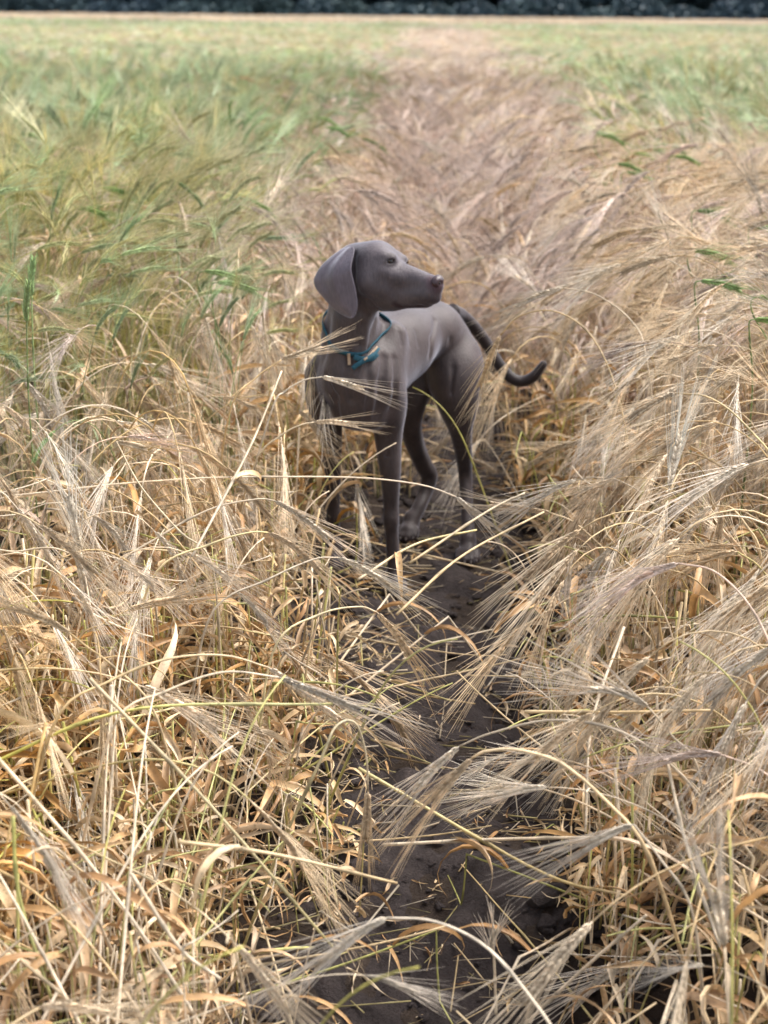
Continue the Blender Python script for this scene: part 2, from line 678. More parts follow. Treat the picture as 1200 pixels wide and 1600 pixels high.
rg = random.Random(5)
for i in range(12):
    add_form('tall', *make_form(100 + i, rg.choice(['ripe', 'ripe', 'pale', 'rose']), rg.uniform(.74, .86), rg.uniform(2, 14), rg.uniform(85, 160), leaves=2, spread=(4, rg.uniform(13, 22))))
for i in range(12):
    add_form('mid', *make_form(200 + i, rg.choice(['ripe', 'ripe', 'ripe', 'pale']), rg.uniform(.60, .70), rg.uniform(18, 36), rg.uniform(105, 168), leaves=3, spread=(4, rg.uniform(12, 20))))
for i in range(14):
    add_form('low', *make_form(300 + i, rg.choice(['ripe', 'ripe', 'pale']), rg.uniform(.50, .66), rg.uniform(4, 24), rg.uniform(100, 150), kink=(rg.choice([.3, .38, .46]), rg.uniform(48, 88), rg.uniform(-70, 70)), leaves=3))
for i in range(10):
    k = (rg.choice([.35, .5, .6]), rg.uniform(40, 110), rg.uniform(-80, 80)) if i % 2 else None
    add_form('straw', *make_form(400 + i, rg.choice(['ripe', 'pale', 'pale', 'lime']), rg.uniform(.32, .55), rg.uniform(15, 78), rg.uniform(60, 100), kink=k, ear=False, leaves=1, r0=.0022, leaf_pal='ripe', wob=.5))
for i in range(10):
    add_form('stand', *make_form(470 + i, rg.choice(['ripe', 'ripe', 'pale', 'lime']), rg.uniform(.34, .52), rg.uniform(0, 14), rg.uniform(60, 120), kink=(rg.choice([.62, .75, .85]), rg.uniform(50, 120), rg.uniform(-90, 90)), ear=False, leaves=5, r0=.0023, leaf_pal='ripe', wob=.6))
for i in range(8):
    k = (rg.choice([.3, .45]), rg.uniform(30, 70), rg.uniform(-40, 40)) if i % 3 == 0 else None
    add_form('rod', *make_form(450 + i, rg.choice(['ripe', 'pale', 'ripe', 'lime']), rg.uniform(.55, .75), rg.uniform(35, 74), rg.uniform(70, 95), kink=k, ear=False, leaves=1, r0=.0026, leaf_pal='ripe', wob=.35))
for i in range(8):
    add_form('upright', *make_form(500 + i, rg.choice(['ripe', 'pale']), rg.uniform(.55, .68), rg.uniform(0, 10), rg.uniform(5, 50), leaves=2, spread=(6, 24)))
for i in range(9):
    add_form('green', *make_form(600 + i, 'green', rg.uniform(.76, .88), rg.uniform(2, 12), rg.uniform(8, 80), leaves=2, awn_len=.145, spread=(3, 14), awn_r=.0004))
for i in range(6):
    add_form('lime', *make_form(700 + i, 'lime', rg.uniform(.74, .86), rg.uniform(4, 12), rg.uniform(8, 80), leaves=2, awn_len=.145, spread=(3, 14), awn_r=.0004))
for i in range(8):
    add_form('rose', *make_form(800 + i, 'rose', rg.uniform(.55, .78), rg.uniform(6, 30), rg.uniform(95, 165), leaves=2, awn_r=.0004))
for i in range(5):
    add_form('fern', *make_form(900 + i, 'fern', rg.uniform(.76, .90), rg.uniform(4, 20), rg.uniform(60, 115), leaves=2, awn_len=.018, spread=(8, 30), n_awn=34))


def leaf_clump(seed, pal='ripe', h=0.26):
    rng = random.Random(seed)
    mb = MB()
    for k in range(9):
        al = rng.uniform(0, 6.28)
        el = rng.uniform(-.1, 1.3)
        b = (rng.gauss(0, .035), rng.gauss(0, .035), rng.uniform(0.01, h))
        leaf_mesh(rng, b, (math.cos(al) * math.cos(el), math.sin(al) * math.cos(el), math.sin(el)), pal, rng.uniform(.07, .17), rng.uniform(.006, .012), rng.uniform(.6, 2.0), 2.5, mb)
    for k in range(5):
        x, y = rng.gauss(0, .03), rng.gauss(0, .03)
        a, l = rng.uniform(0, 6.28), rng.uniform(.12, h + .1)
        tl = rng.uniform(0, .4)
        pts = [(x + math.cos(a) * tl * l * q, y + math.sin(a) * tl * l * q, l * q) for q in (0, .33, .66, 1)]
        tube(mb, pts, .0019, pick(rng, rng.choice([pal, 'lime', 'pale']), 'stem', .15), 5)
    return mb


for i in range(8):
    m_ = leaf_clump(1000 + i)
    FORMS.append(dict(parts=None, top=.25, mesh=m_.mesh('leaf_clump', STRAW), meshes=None, cls='leaves'))
    BY.setdefault('leaves', []).append(len(FORMS) - 1)


def litter(seed):
    rng = random.Random(seed)
    mb = MB()
    for k in range(7):
        a = rng.uniform(0, 6.28)
        l = rng.uniform(.03, .16)
        x, y = rng.gauss(0, .05), rng.gauss(0, .05)
        dz = rng.uniform(0, .01)
        pts = [(x + math.cos(a) * l * q, y + math.sin(a) * l * q, .004 + dz * q) for q in (0, .5, 1)]
        tube(mb, pts, rng.uniform(.0010, .0019), pick(rng, rng.choice(['ripe', 'pale', 'ripe']), 'stem', .25) * .6, 4)
    for k in range(4):
        al = rng.uniform(0, 6.28)
        leaf_mesh(rng, (rng.gauss(0, .05), rng.gauss(0, .05), .006), (math.cos(al), math.sin(al), .12), 'ripe', rng.uniform(.04, .11), rng.uniform(.004, .009), .2, 3, mb, 7)
    return mb


for i in range(6):
    FORMS.append(dict(parts=None, top=.02, mesh=litter(1100 + i).mesh('straw_litter', STRAW), meshes=None, cls='litter'))
    BY.setdefault('litter', []).append(len(FORMS) - 1)


def patch(seed, mix, size=1.0, count=46, coarse=False):
    """a plot of far crop: many simplified stalks in one mesh"""
    rng = random.Random(seed)
    mb = MB()
    for k in range(count):
        pal = rng.choice(mix)
        x, y = rng.uniform(-.5, .5) * size, rng.uniform(-.5, .5) * size
        a = math.pi + rng.gauss(0, .8)
        h = rng.uniform(.58, .74)
        dx, dy = math.cos(a), math.sin(a)
        nod = rng.uniform(.3, 1)
        ln = rng.uniform(.02, .12)
        pts = [(x, y, .25), (x + dx * ln * .6, y + dy * ln * .6, h * .8), (x + dx * ln, y + dy * ln, h)]
        tube(mb, pts, .0018 * (2 if coarse else 1), pick(rng, pal, 'stem', .15), 3, cap=False)
        e0 = np.array(pts[-1])
        ed = np.array([dx, dy, .6 - 1.3 * nod])
        ed /= np.linalg.norm(ed)
        tube(mb, [e0, e0 + ed * .035, e0 + ed * .08], np.array([.002, .0045, .0015]) * (1.6 if coarse else 1), pick(rng, pal, 'ear', .15), 4, cap=False)
        for j in range(9 if not coarse else 5):
            s_ = np.array([rng.gauss(0, .22), rng.gauss(0, .22), rng.gauss(0, .22)])
            q0 = e0 + ed * rng.uniform(.02, .08)
            d = ed + s_
            d /= np.linalg.norm(d)
            w = np.cross(d, [rng.gauss(0, 1), rng.gauss(0, 1), rng.gauss(0, 1)])
            w = w / np.linalg.norm(w) * (.0011 if not coarse else .003)
            e = q0 + d * rng.uniform(.09, .14)
            mb.add([q0 - w, q0 + w, e], [(0, 1, 2)], pick(rng, pal, 'awn', .12))
    return mb


def add_patch(cls, *a, **k):
    FORMS.append(dict(parts=None, top=.72, mesh=patch(*a, **k).mesh('crop_plot', STRAW, smooth=False), meshes=None, cls=cls))
    BY.setdefault(cls, []).append(len(FORMS) - 1)


def clod(seed):
    import bmesh
    rng = random.Random(seed)
    bm = bmesh.new()
    bmesh.ops.create_icosphere(bm, subdivisions=2, radius=.010)
    k = [Vector([rng.uniform(-1, 1) for _ in range(3)]) for _ in range(5)]
    for v in bm.verts:
        f = 1 + .22 * sum(math.sin(v.co.dot(q) * 420 + i) for i, q in enumerate(k)) / 2
        v.co = Vector((v.co.x * f * 1.2, v.co.y * f, v.co.z * f * .62))
    me = bpy.data.meshes.new('clod')
    bm.to_mesh(me)
    bm.free()
    me.materials.append(TROD)
    return me


for i in range(5):
    FORMS.append(dict(parts=None, top=.01, mesh=clod(1300 + i), meshes=None, cls='clod'))
    BY.setdefault('clod', []).append(len(FORMS) - 1)
for i in range(4):
    add_patch('p_green', 1200 + i, ['green', 'green', 'green', 'lime', 'pale', 'pale', 'green', 'ripe', 'fern'], size=.62, count=60)
    add_patch('p_lime', 1210 + i, ['lime', 'lime', 'green', 'ripe', 'pale'], size=.62, count=60)
    add_patch('p_rose', 1220 + i, ['rose', 'rose', 'pale', 'ripe'], size=.62, count=60)
for i in range(3):
    add_patch('q_green', 1230 + i, ['green', 'green', 'green', 'lime', 'pale'], size=2.2, count=260, coarse=True)
    add_patch('q_rose', 1240 + i, ['rose', 'green', 'rose', 'lime'], size=2.2, count=260, coarse=True)
    add_patch('q_gold', 1250 + i, ['ripe', 'pale', 'ripe'], size=2.2, count=260, coarse=True)


def vnoise(x, y, s=1.0, seed=0):
    r = np.random.RandomState(seed)
    v = 0
    for i in range(7):
        a, b, c = r.uniform(-1, 1, 3)
        n = math.hypot(a, b) + 1e-6
        fr = s * (1 + 0.45 * i)
        v = v + math.sin(fr * (a / n * x + b / n * y) + c * 20) / (1 + .3 * i)
    return v / 2.6


def greenness(x, y):
    """0 ripe .. 1 green, by place in the field"""
    d = x - float(path_x(y))
    n = vnoise(x, y, 1.5, 3) * .45
    if d < 0:
        g = (y - 2.75 + n * 1.2 + .35 * float(ss(.6, 1.2, -d))) / .8
        e = (-d - (.34 + .035 * y)) / .35 + n
    else:
        g = (y - 4.9 + n * 1.5) / 1.6
        e = (d - (.55 + .03 * y)) / .4 + n
    return max(0., min(1., g)) * max(0., min(1., e))


def crop_h(x, y):
    d = x - float(path_x(y))
    if d < 0:
        h = np.interp(y, [.9, 1.5, 2.0, 2.6, 3.0, 3.4], [.24, .32, .42, .52, .62, .68])
    else:
        h = np.interp(y, [.9, 1.5, 2.0, 2.5, 3.0, 4.0], [.30, .42, .50, .58, .64, .69])
    edge = np.interp(abs(d), [.15, .3, .5, .8], [.42, .62, .85, 1.0])
    if y > 4.2:
        edge = max(edge, .62 + .3 * min(1, (y - 4.2) / 4) )
    return float(h * edge)


pts_out = []       # x, y, z, rx, ry, rz, scale, form


def place(form, x, y, rz, s, tx=0, ty=0, z=None):
    if z is None:
        z = float(ground_z(x, y)) - .004
    pts_out.append((x, y, z, tx, ty, rz, s, form))


rp = random.Random(21)


def lean_dir(x, y):
    """stalks beside the path hang over it, the rest lean down the wind to the lower left"""
    d = x - float(path_x(y))
    if d < 0:
        base = rp.gauss(-.45, .75) if abs(d) < 1.0 else rp.gauss(-.6, .9)
    else:
        base = rp.gauss(math.pi + .5, .65)
    if y > 3.4 and rp.random() < .4:
        base = rp.uniform(0, 6.28)
    if y < 3.4 and abs(d) < .55:                       # beside the trodden path many were pushed along it or outwards
        if rp.random() < .62:
            base = rp.choice([math.pi / 2, -math.pi / 2]) * rp.uniform(.8, 1.15) + (math.pi if False else 0) + (rp.uniform(-.2, .9) if d > 0 else rp.uniform(-.9, .2)) * (1 if True else 0)
            if d > 0:
                base = math.copysign(abs(base) - .35, base)
            else:
                base = math.copysign(abs(base) + .35, base)
    return base


y = .85
while y < 6.5:
    hw = .34 * y + .75
    step = .055 if y < 4 else .065
    x = -hw
    while x < hw:
        xx, yy = x + rp.uniform(-.5, .5) * step, y + rp.uniform(-.5, .5) * step
        x += step
        d = xx - float(path_x(yy))
        w = float(path_w(yy))
        if abs(d) < w + .03 + rp.uniform(-.02, .05):
            continue
        if (xx - .06) ** 2 + (yy - 2.95) ** 2 < .02:
            continue
        if yy < 2.7 and rp.random() < .30:
            x -= step * .0
        near_edge = abs(d) < w + .14
        if near_edge and rp.random() < .5:
            continue
        # keep what grows where the dog stands from passing through it
        if 2.62 < yy < 3.3 and -.22 < xx < .34:
            a_ = (xx + .045) * .5 + (yy - 2.84) * .866
            s_ = (xx + .045) * .866 - (yy - 2.84) * .5
            if -.16 < a_ < .48 and -.14 < s_ < .17:
                continue
        h = crop_h(xx, yy) * rp.uniform(.86, 1.12)
        g = greenness(xx, yy)
        if rp.random() < g:
            yl = vnoise(xx, yy, 2.2, 8)
            cls = 'lime' if rp.random() < .3 + .6 * max(0, yl) + .5 * math.exp(-((xx + .75) / .6) ** 2 - ((yy - 3.9) / .8) ** 2) else 'green'
            if rp.random() < .04:
                cls = 'fern'
            if rp.random() < .12:
                cls = 'tall'
        elif yy > 3.6 and abs(d) < .9 and rp.random() < .7:
            cls = 'rose'
        elif h > .57:
            cls = 'tall' if rp.random() < .9 else 'upright'
        elif h > .42:
            cls = rp.choices(['mid', 'low', 'straw', 'upright', 'tall', 'stand'], [.56, .10, .05, .05, .12, .12])[0]
        elif h > .30:
            cls = rp.choices(['mid', 'low', 'straw', 'upright', 'stand'], [.26, .24, .14, .03, .33])[0]
        else:
            cls = rp.choices(['low', 'straw', 'leaves', 'stand'], [.22, .28, .1, .40])[0]
        f = rp.choice(BY[cls])
        s = h / max(.2, FORMS[f]['top'])
        if cls in ('straw',):
            s = rp.uniform(.7, 1.15)
        if yy < 2.6 and cls in ('straw', 'low') and rp.random() < (.42 if d < 0 else .2):
            f = rp.choice(BY['rod'])
            cls, s = 'rod', rp.uniform(.75, 1.1)
        s = max(.62, min(1.15, s))
        rz = lean_dir(xx, yy) if cls not in ('straw', 'leaves', 'rod') else rp.uniform(0, 6.28)
        ok = True
        tip = FORMS[f]['parts']['tip'] if FORMS[f]['parts'] else (0, 0)
        for tr_ in range(5):                               # the trodden strip and the spot round the dog stay mostly open
            tx_ = xx + s * (tip[0] * math.cos(rz) - tip[1] * math.sin(rz))
            ty_ = yy + s * (tip[0] * math.sin(rz) + tip[1] * math.cos(rz))
            ok = True
            if .9 < ty_ < 3.3 and abs(tx_ - float(path_x(ty_))) < float(path_w(ty_)) * .8 and rp.random() < .62:
                ok = False
            if d * (tx_ - float(path_x(ty_))) < 0 and ty_ < 3.4:
                ok = False
            if ok and 1.5 < yy < 3.25:
                for fr in (.5, 1.0, 1.3):
                    q = project((xx + (tx_ - xx) * fr, yy + (ty_ - yy) * fr, FORMS[f]['top'] * s * (.6 + .4 * fr)))
                    if q and ((575 < q[0] < 765 and 560 < q[1] < 900) or (475 < q[0] < 765 and 360 < q[1] < 690) or (735 < q[0] < 885 and 460 < q[1] < 630)) and rp.random() < .97:
                        ok = False
            if ok:
                break
            rz = rp.uniform(0, 6.28)
        if ok and yy < 2.2 and rp.random() < .5:
            place(rp.choice(BY['stand']), xx + rp.uniform(-.025, .025), yy + rp.uniform(-.025, .025), rp.uniform(0, 6.28), rp.uniform(.6, 1.0) * min(1, h / .38), rp.gauss(0, .12), rp.gauss(0, .12))
        if not ok:
            continue
        place(f, xx, yy, rz, s, rp.gauss(0, .06), rp.gauss(0, .06))
        if yy < 4 and rp.random() < (.30 if yy < 2.3 else .10) and not (1.9 < yy < 2.9 and abs(d) < w + .16):
            place(rp.choice(BY['leaves']), xx + rp.uniform(-.02, .02), yy + rp.uniform(-.02, .02), rp.uniform(0, 6.28), rp.uniform(.7, 1.2) * min(1, h / .42 + .1))
        if yy < 3.0 and h < .45 and rp.random() < .30:
            place(rp.choice(BY['straw']), xx, yy, rp.uniform(0, 6.28), rp.uniform(.8, 1.2))
    y += step
# 6.5 - 13 m: single stalks, a little sparser
y = 6.5
while y < 13:
    hw = .34 * y + .9
    step = .085 + .007 * (y - 6.5)
    x = -hw
    while x < hw:
        xx, yy = x + rp.uniform(-.5, .5) * step, y + rp.uniform(-.5, .5) * step
        x += step
        d = xx - float(path_x(yy))
        if abs(d) < .07:
            continue
        g = greenness(xx, yy)
        if rp.random() < g:
            yl = vnoise(xx, yy, 1.2, 8)
            cls = 'lime' if rp.random() < .3 + .5 * max(0, yl) else 'green'
            if rp.random() < .08:
                cls = 'fern'
            if rp.random() < .2:
                cls = 'tall'
        else:
            cls = 'rose' if rp.random() < .8 else 'tall'
        f = rp.choice(BY[cls])
        h = crop_h(xx, yy) * rp.uniform(.86, 1.1)
        place(f, xx, yy, lean_dir(xx, yy), max(.7, min(1.15, h / FORMS[f]['top'])), rp.gauss(0, .06), rp.gauss(0, .06))
    y += step
n_single = len(pts_out)
# 13 - 34 m: small plots
y = 13.
while y < 34:
    hw = .31 * y + 1.2
    x = -hw
    while x < hw:
        xx, yy = x + rp.uniform(-.1, .1), y + rp.uniform(-.1, .1)
        d = xx - float(path_x(yy))
        n = vnoise(xx, yy, .7, 4) * .5
        if abs(d) < .55 + .012 * yy + n * .3:
            cls = 'p_rose'
        else:
            cls = 'p_lime' if (vnoise(xx, yy * .6, .55, 9) + (.25 if d > 0 else -.1)) > .2 else 'p_green'
        place(rp.choice(BY[cls]), xx, yy, rp.uniform(-.5, .5) + (math.pi if d < 0 and rp.random() < .3 else 0), rp.uniform(.94, 1.06), z=0)
        x += .5
    y += .48
# 34 - 95 m: big plots
y = 34.
while y < 95:
    hw = .30 * y + 3
    x = -hw
    while x < hw:
        xx, yy = x + rp.uniform(-.3, .3), y + rp.uniform(-.3, .3)
        d = xx - float(path_x(yy))
        if yy > 55 + 6 * vnoise(xx, yy, .08, 5):
            cls = 'q_gold'
        elif abs(d) < 1.0:
            cls = 'q_rose'
        else:
            cls = 'q_green'
        place(rp.choice(BY[cls]), xx, yy, rp.uniform(-.5, .5), rp.uniform(.95, 1.05), z=0)
        x += 1.9
    y += 1.9

# litter on the soil, mostly along the edges of the path
litter_pts = []
for i in range(300):
    yy = rp.uniform(.9, 5.2)
    d = rp.choice([-1, 1]) * abs(rp.gauss(float(path_w(yy)) * .95, .08)) if rp.random() < .93 else rp.uniform(-.15, .15) * (3 if rp.random() < .5 else 1)
    xx = float(path_x(yy)) + d
    litter_pts.append((xx, yy, float(ground_z(xx, yy)) + .004, 0, 0, rp.uniform(0, 6.28), rp.uniform(.4, 1.0) if abs(d) > .1 else rp.uniform(.2, .45), rp.choice(BY['litter'])))

# ---- pick the stalks that show largest as individuals
cand = []
for i in range(n_single):
    x, y, z, tx, ty_, rz, s, f = pts_out[i]
    if FORMS[f]['cls'] in ('leaves', 'litter'):
        continue
    pr = project((x, y, z + FORMS[f]['top'] * s))
    pr0 = project((x, y, z + .05))
    if pr is None or pr0 is None:
        continue
    if not (-10 < pr[0] < 1210 and 0 < pr[1] < 1620):
        continue
    if pr0[1] > 1900:
        continue
    cand.append((pr[2] + rp.uniform(0, .35), i, pr[0], pr[1]))
cand.sort()
N_IND = 225
chosen = {}
for dd, i, px, py in cand:
    if len(chosen) >= N_IND:
        break
    chosen[i] = (px, py)


def form_meshes(f):
    F = FORMS[f]
    if F['meshes'] is None:
        ms = {}
        for k in ('stem', 'ear', 'awns'):
            if k in F['parts']:
                ms[k] = F['parts'][k].mesh(k, STRAW)
        ms['leaves'] = [l.mesh('leaf', STRAW) for l in F['parts']['leaves']]
        F['meshes'] = ms
    return F['meshes']


def stalk_object(name, ms, label, group=None, loc=(0, 0, 0), rot=(0, 0, 0), s=1.0):
    e = bpy.data.objects.new(name, None)
    C.objects.link(e)
    e.empty_display_size = .02
    e.location, e.rotation_euler, e.scale = loc, rot, (s, s, s)
    tag(e, label, 'barley stalk' if 'barley' in name else 'straw' if 'straw' in name else 'cereal stalk', group)
    link('stem', ms['stem'], e)
    if 'ear' in ms:
        eo = link('ear', ms['ear'], e)
        if 'awns' in ms:
            link('awns', ms['awns'], eo)
    for l in ms.get('leaves', []):
        link('leaf', l, e)
    return e


def describe(cls, px, py, x, y):
    side = 'left' if x < float(path_x(y)) else 'right'
    if py > 1150:
        zone = '{}, nearest foreground'
    elif py > 850:
        zone = '{}, below dog'
    else:
        zone = '{}, level with dog'
    what = {
        'tall': 'tall ripe barley stalk with nodding ear',
        'mid': 'leaning ripe barley stalk with drooping ear',
        'low': 'broken dry barley stalk with ear flopped low',
        'upright': 'pale ripe barley stalk with upright ear',
        'straw': 'dry headless straw stem',
        'stand': 'short dry broken-topped straw stem with curled leaves',
        'rod': 'long thick fallen straw stem',
        'green': 'green unripe barley stalk',
        'lime': 'yellow-green half-ripe barley stalk',
        'rose': 'pinkish tan ripe barley stalk',
        'fern': 'dark green unripe stalk with stubby ear',
    }[cls]
    dd = abs(x - float(path_x(y)))
    if dd < .34:
        pos = f'at {side} path edge'
    elif px < 220 or px > 980:
        pos = f'near {side} picture edge'
    else:
        pos = f'well {side} of path'
    lab = f'{what}, {zone.format(pos)}'
    return lab, lab.replace(' stalk', ' stalks', 1).replace('straw stem', 'straw stems')


for i, (px, py) in chosen.items():
    x, y, z, tx, ty_, rz, s, f = pts_out[i]
    cls = FORMS[f]['cls']
    lab, grp = describe(cls, px, py, x, y)
    name = {'straw': 'straw_stem', 'rod': 'straw_stem', 'stand': 'straw_stem', 'fern': 'green_cereal_stalk'}.get(cls, 'barley_stalk')
    stalk_object(name, form_meshes(f), lab, grp, (x, y, z), (tx, ty_, rz), s)


def scatter(name, rows, label, cat=None):
    rows = np.array(rows, float)
    me = bpy.data.meshes.new(name)
    me.vertices.add(len(rows))
    me.vertices.foreach_set('co', rows[:, :3].astype(np.float32).ravel())
    a = me.attributes.new('rot', 'FLOAT_VECTOR', 'POINT')
    a.data.foreach_set('vector', rows[:, 3:6].astype(np.float32).ravel())
    a = me.attributes.new('siz', 'FLOAT', 'POINT')
    a.data.foreach_set('value', rows[:, 6].astype(np.float32))
    a = me.attributes.new('form', 'INT', 'POINT')
    a.data.foreach_set('value', rows[:, 7].astype(np.int32))
    ob = link(name, me)
    ng = bpy.data.node_groups.new(name, 'GeometryNodeTree')
    ng.interface.new_socket('Geometry', in_out='INPUT', socket_type='NodeSocketGeometry')
    ng.interface.new_socket('Geometry', in_out='OUTPUT', socket_type='NodeSocketGeometry')
    N, L = ng.nodes, ng.links
    gi, go = N.new('NodeGroupInput'), N.new('NodeGroupOutput')
    jn = N.new('GeometryNodeJoinGeometry')

    def named(nm, ty):
        q = N.new('GeometryNodeInputNamedAttribute')
        q.data_type = ty
        q.inputs['Name'].default_value = nm
        return q.outputs['Attribute']
    rot, siz, frm = named('rot', 'FLOAT_VECTOR'), named('siz', 'FLOAT'), named('form', 'INT')
    e2r = N.new('FunctionNodeEulerToRotation')
    L.new(rot, e2r.inputs[0])
    for f in sorted(set(int(q) for q in rows[:, 7])):
        so = bpy.data.objects.new('barley_form', FORMS[f]['mesh'])
        oi = N.new('GeometryNodeObjectInfo')
        oi.inputs['Object'].default_value = so
        cp = N.new('FunctionNodeCompare')
        cp.data_type = 'INT'
        cp.operation = 'EQUAL'
        ins = [s_ for s_ in cp.inputs if s_.type == 'INT']
        L.new(frm, ins[0])
        ins[1].default_value = f
        ip = N.new('GeometryNodeInstanceOnPoints')
        L.new(gi.outputs[0], ip.inputs['Points'])
        L.new(cp.outputs[0], ip.inputs['Selection'])
        L.new(oi.outputs['Geometry'], ip.inputs['Instance'])
        L.new(e2r.outputs[0], ip.inputs['Rotation'])
        L.new(siz, ip.inputs['Scale'])
        L.new(ip.outputs[0], jn.inputs[0])
    L.new(jn.outputs[0], go.inputs[0])
    md = ob.modifiers.new('scatter', 'NODES')
    md.node_group = ng
    tag(ob, label, cat, kind='stuff')
    return ob


scatter('standing_barley', [r for i, r in enumerate(pts_out) if i not in chosen],
        'the mass of ripe and green barley filling the field on both sides of the path', 'barley crop')
clods = []
for i in range(4200):
    yy = rp.uniform(.9, 5.5)
    dd = rp.gauss(0, .17)
    xx = float(path_x(yy)) + dd
    clods.append((xx, yy, float(ground_z(xx, yy)) + .003, rp.uniform(-.4, .4), rp.uniform(-.4, .4), rp.uniform(0, 6.28), min(2.6, .18 + rp.expovariate(2.1)) * (.5 if abs(dd) < .1 else 1), rp.choice(BY['clod'])))
scatter('soil_crumbs', clods, 'dark crumbs and clods of dry soil strewn over the path', 'soil')
scatter('straw_litter', litter_pts, 'broken straw and dry leaf litter scattered on the soil along the path', 'straw litter')
print('points', len(pts_out), 'individuals', len(chosen))

# ------------------------------------------------------------------ single stalks that stand out, each placed where it stands
def feature(seed, stem, ear, label, pal='ripe', awn=.115, spread=(4, 15), name='barley_stalk', root=(0, 0), n_awn=28, leaf=0, ear_w=1.3, r0=.0021, awn_r=.0005, group=None, r1=.0012, curl=.25):
    rng = random.Random(seed)
    n_awn = int(n_awn * 1.2)
    S = [np.array(W(*p)) for p in stem]
    b = S[0]
    if b[2] > .05:
        base = np.array([b[0] + root[0], b[1] + root[1], 0])
        base[2] = float(ground_z(base[0], base[1])) - .005
        S = [base, base * .5 + b * .5 + np.array([0, 0, .02])] + S
    base = S[0].copy()
    pts = smooth_path(S, 30) - base
    parts = {'stem': stem_mesh(rng, pts, pal, r0=r0, r1=r1)}
    if ear:
        E = smooth_path([np.array(W(*stem[-1]))] + [np.array(W(*p)) for p in ear], 9) - base
        parts['ear'], parts['awns'] = ear_mesh(rng, E, pal, awn, n_awn, spread, ear_w, curl=curl, awn_r=awn_r)
    ms = {k: v.mesh(k, STRAW) for k, v in parts.items()}
    ms['leaves'] = []
    for i in range(leaf):
        k = rng.randint(4, 18)
        al = rng.uniform(0, 6.28)
        ms['leaves'].append(leaf_mesh(rng, pts[k], (math.cos(al), math.sin(al), rng.uniform(-.2, 1)), 'ripe', rng.uniform(.1, .18), .009, 1.2).mesh('leaf', STRAW))
    return stalk_object(name, ms, label, group, tuple(base))


# over the dog's chest
feature(1, [(425, 640, 2.42), (445, 612, 2.44), (475, 594, 2.45), (502, 589, 2.46)], [(520, 593, 2.46), (545, 601, 2.47), (566, 606, 2.48)], 'pale barley ear crossing the dog chest just below its collar', 'pale', awn=.125, spread=(2, 8), root=(-.12, .05), n_awn=20)
feature(2, [(400, 720, 2.40), (440, 680, 2.42), (470, 664, 2.43), (490, 660, 2.44)], [(510, 659, 2.44), (535, 661, 2.45), (556, 664, 2.46)], 'barley ear lying across the bottom of the dog chest, above the long arching stalk', 'ripe', awn=.09, spread=(2, 8), root=(-.10, .04), n_awn=18)
feature(3, [(360, 640, 2.38), (400, 590, 2.42), (440, 562, 2.44)], [(458, 556, 2.44), (480, 548, 2.45), (498, 541, 2.46)], 'blurred barley ear reaching over the dog shoulder on the left of its collar', 'ripe', awn=.10, spread=(3, 12), root=(-.08, .1), n_awn=22)
# long arch in front of the front legs
feature(4, [(-40, 800, 2.20), (110, 765, 2.22), (300, 748, 2.25), (450, 745, 2.28), (570, 747, 2.30), (660, 758, 2.32), (712, 776, 2.33)], [(740, 800, 2.33), (765, 822, 2.33)], 'long thin arching stalk spanning in front of the dog legs from the left edge', 'pale', awn=.10, root=(-.02, 0), r0=.0020, n_awn=22)
feature(5, [(985, 905, 2.25), (935, 850, 2.26), (895, 815, 2.27), (862, 802, 2.28)], [(830, 797, 2.28), (800, 792, 2.29), (770, 787, 2.29)], 'tan barley ear pointing left to the dog hind paw, right of the path', 'ripe', awn=.11, spread=(2, 11), root=(.1, .0))
# left bank, ears hanging over the path
feature(6, [(170, 900, 1.98), (250, 838, 2.02), (330, 795, 2.05), (400, 780, 2.08), (428, 782, 2.09)], [(460, 800, 2.10), (492, 824, 2.11), (512, 840, 2.11)], 'upper of two full barley ears drooping right beside the dog front paws, left bank', 'pale', awn=.13, spread=(3, 13), root=(-.1, 0))
feature(7, [(240, 900, 1.92), (330, 850, 1.95), (390, 832, 1.97), (418, 832, 1.98)], [(450, 848, 1.99), (480, 872, 2.0), (500, 892, 2.0)], 'lower of two full barley ears drooping right beside the dog front paws, left bank', 'ripe', awn=.125, spread=(3, 13), root=(-.1, 0))
feature(8, [(330, 960, 1.86), (420, 905, 1.9), (490, 874, 1.94), (528, 871, 1.96)], [(560, 885, 1.97), (590, 903, 1.97), (610, 918, 1.98)], 'barley ear stretching right over the soil just below the dog front paw', 'pale', awn=.125, spread=(3, 11), root=(-.08, 0))
feature(9, [(430, 1010, 1.80), (500, 960, 1.84), (560, 948, 1.87), (588, 956, 1.88)], [(610, 980, 1.88), (630, 1008, 1.88), (640, 1025, 1.88)], 'short barley ear hanging steeply over bare soil, left bank below the dog', 'ripe', awn=.11, spread=(2, 10), root=(-.06, 0), n_awn=22)
feature(10, [(90, 1120, 1.50), (170, 1065, 1.53), (260, 1030, 1.56), (350, 1024, 1.59), (420, 1043, 1.62)], [(455, 1068, 1.63), (495, 1098, 1.64), (525, 1120, 1.64)], 'long yellow arching stalk whose big ear hangs over the path, left bank foreground', 'ripe', awn=.135, spread=(3, 12), root=(-.1, 0), r0=.0022)
feature(11, [(180, 1130, 1.48), (260, 1080, 1.52), (350, 1050, 1.55), (435, 1058, 1.58)], [(480, 1076, 1.59), (530, 1096, 1.6), (560, 1108, 1.6)], 'barley ear reaching furthest right over the soil, left bank foreground', 'pale', awn=.13, spread=(3, 12), root=(-.1, 0))
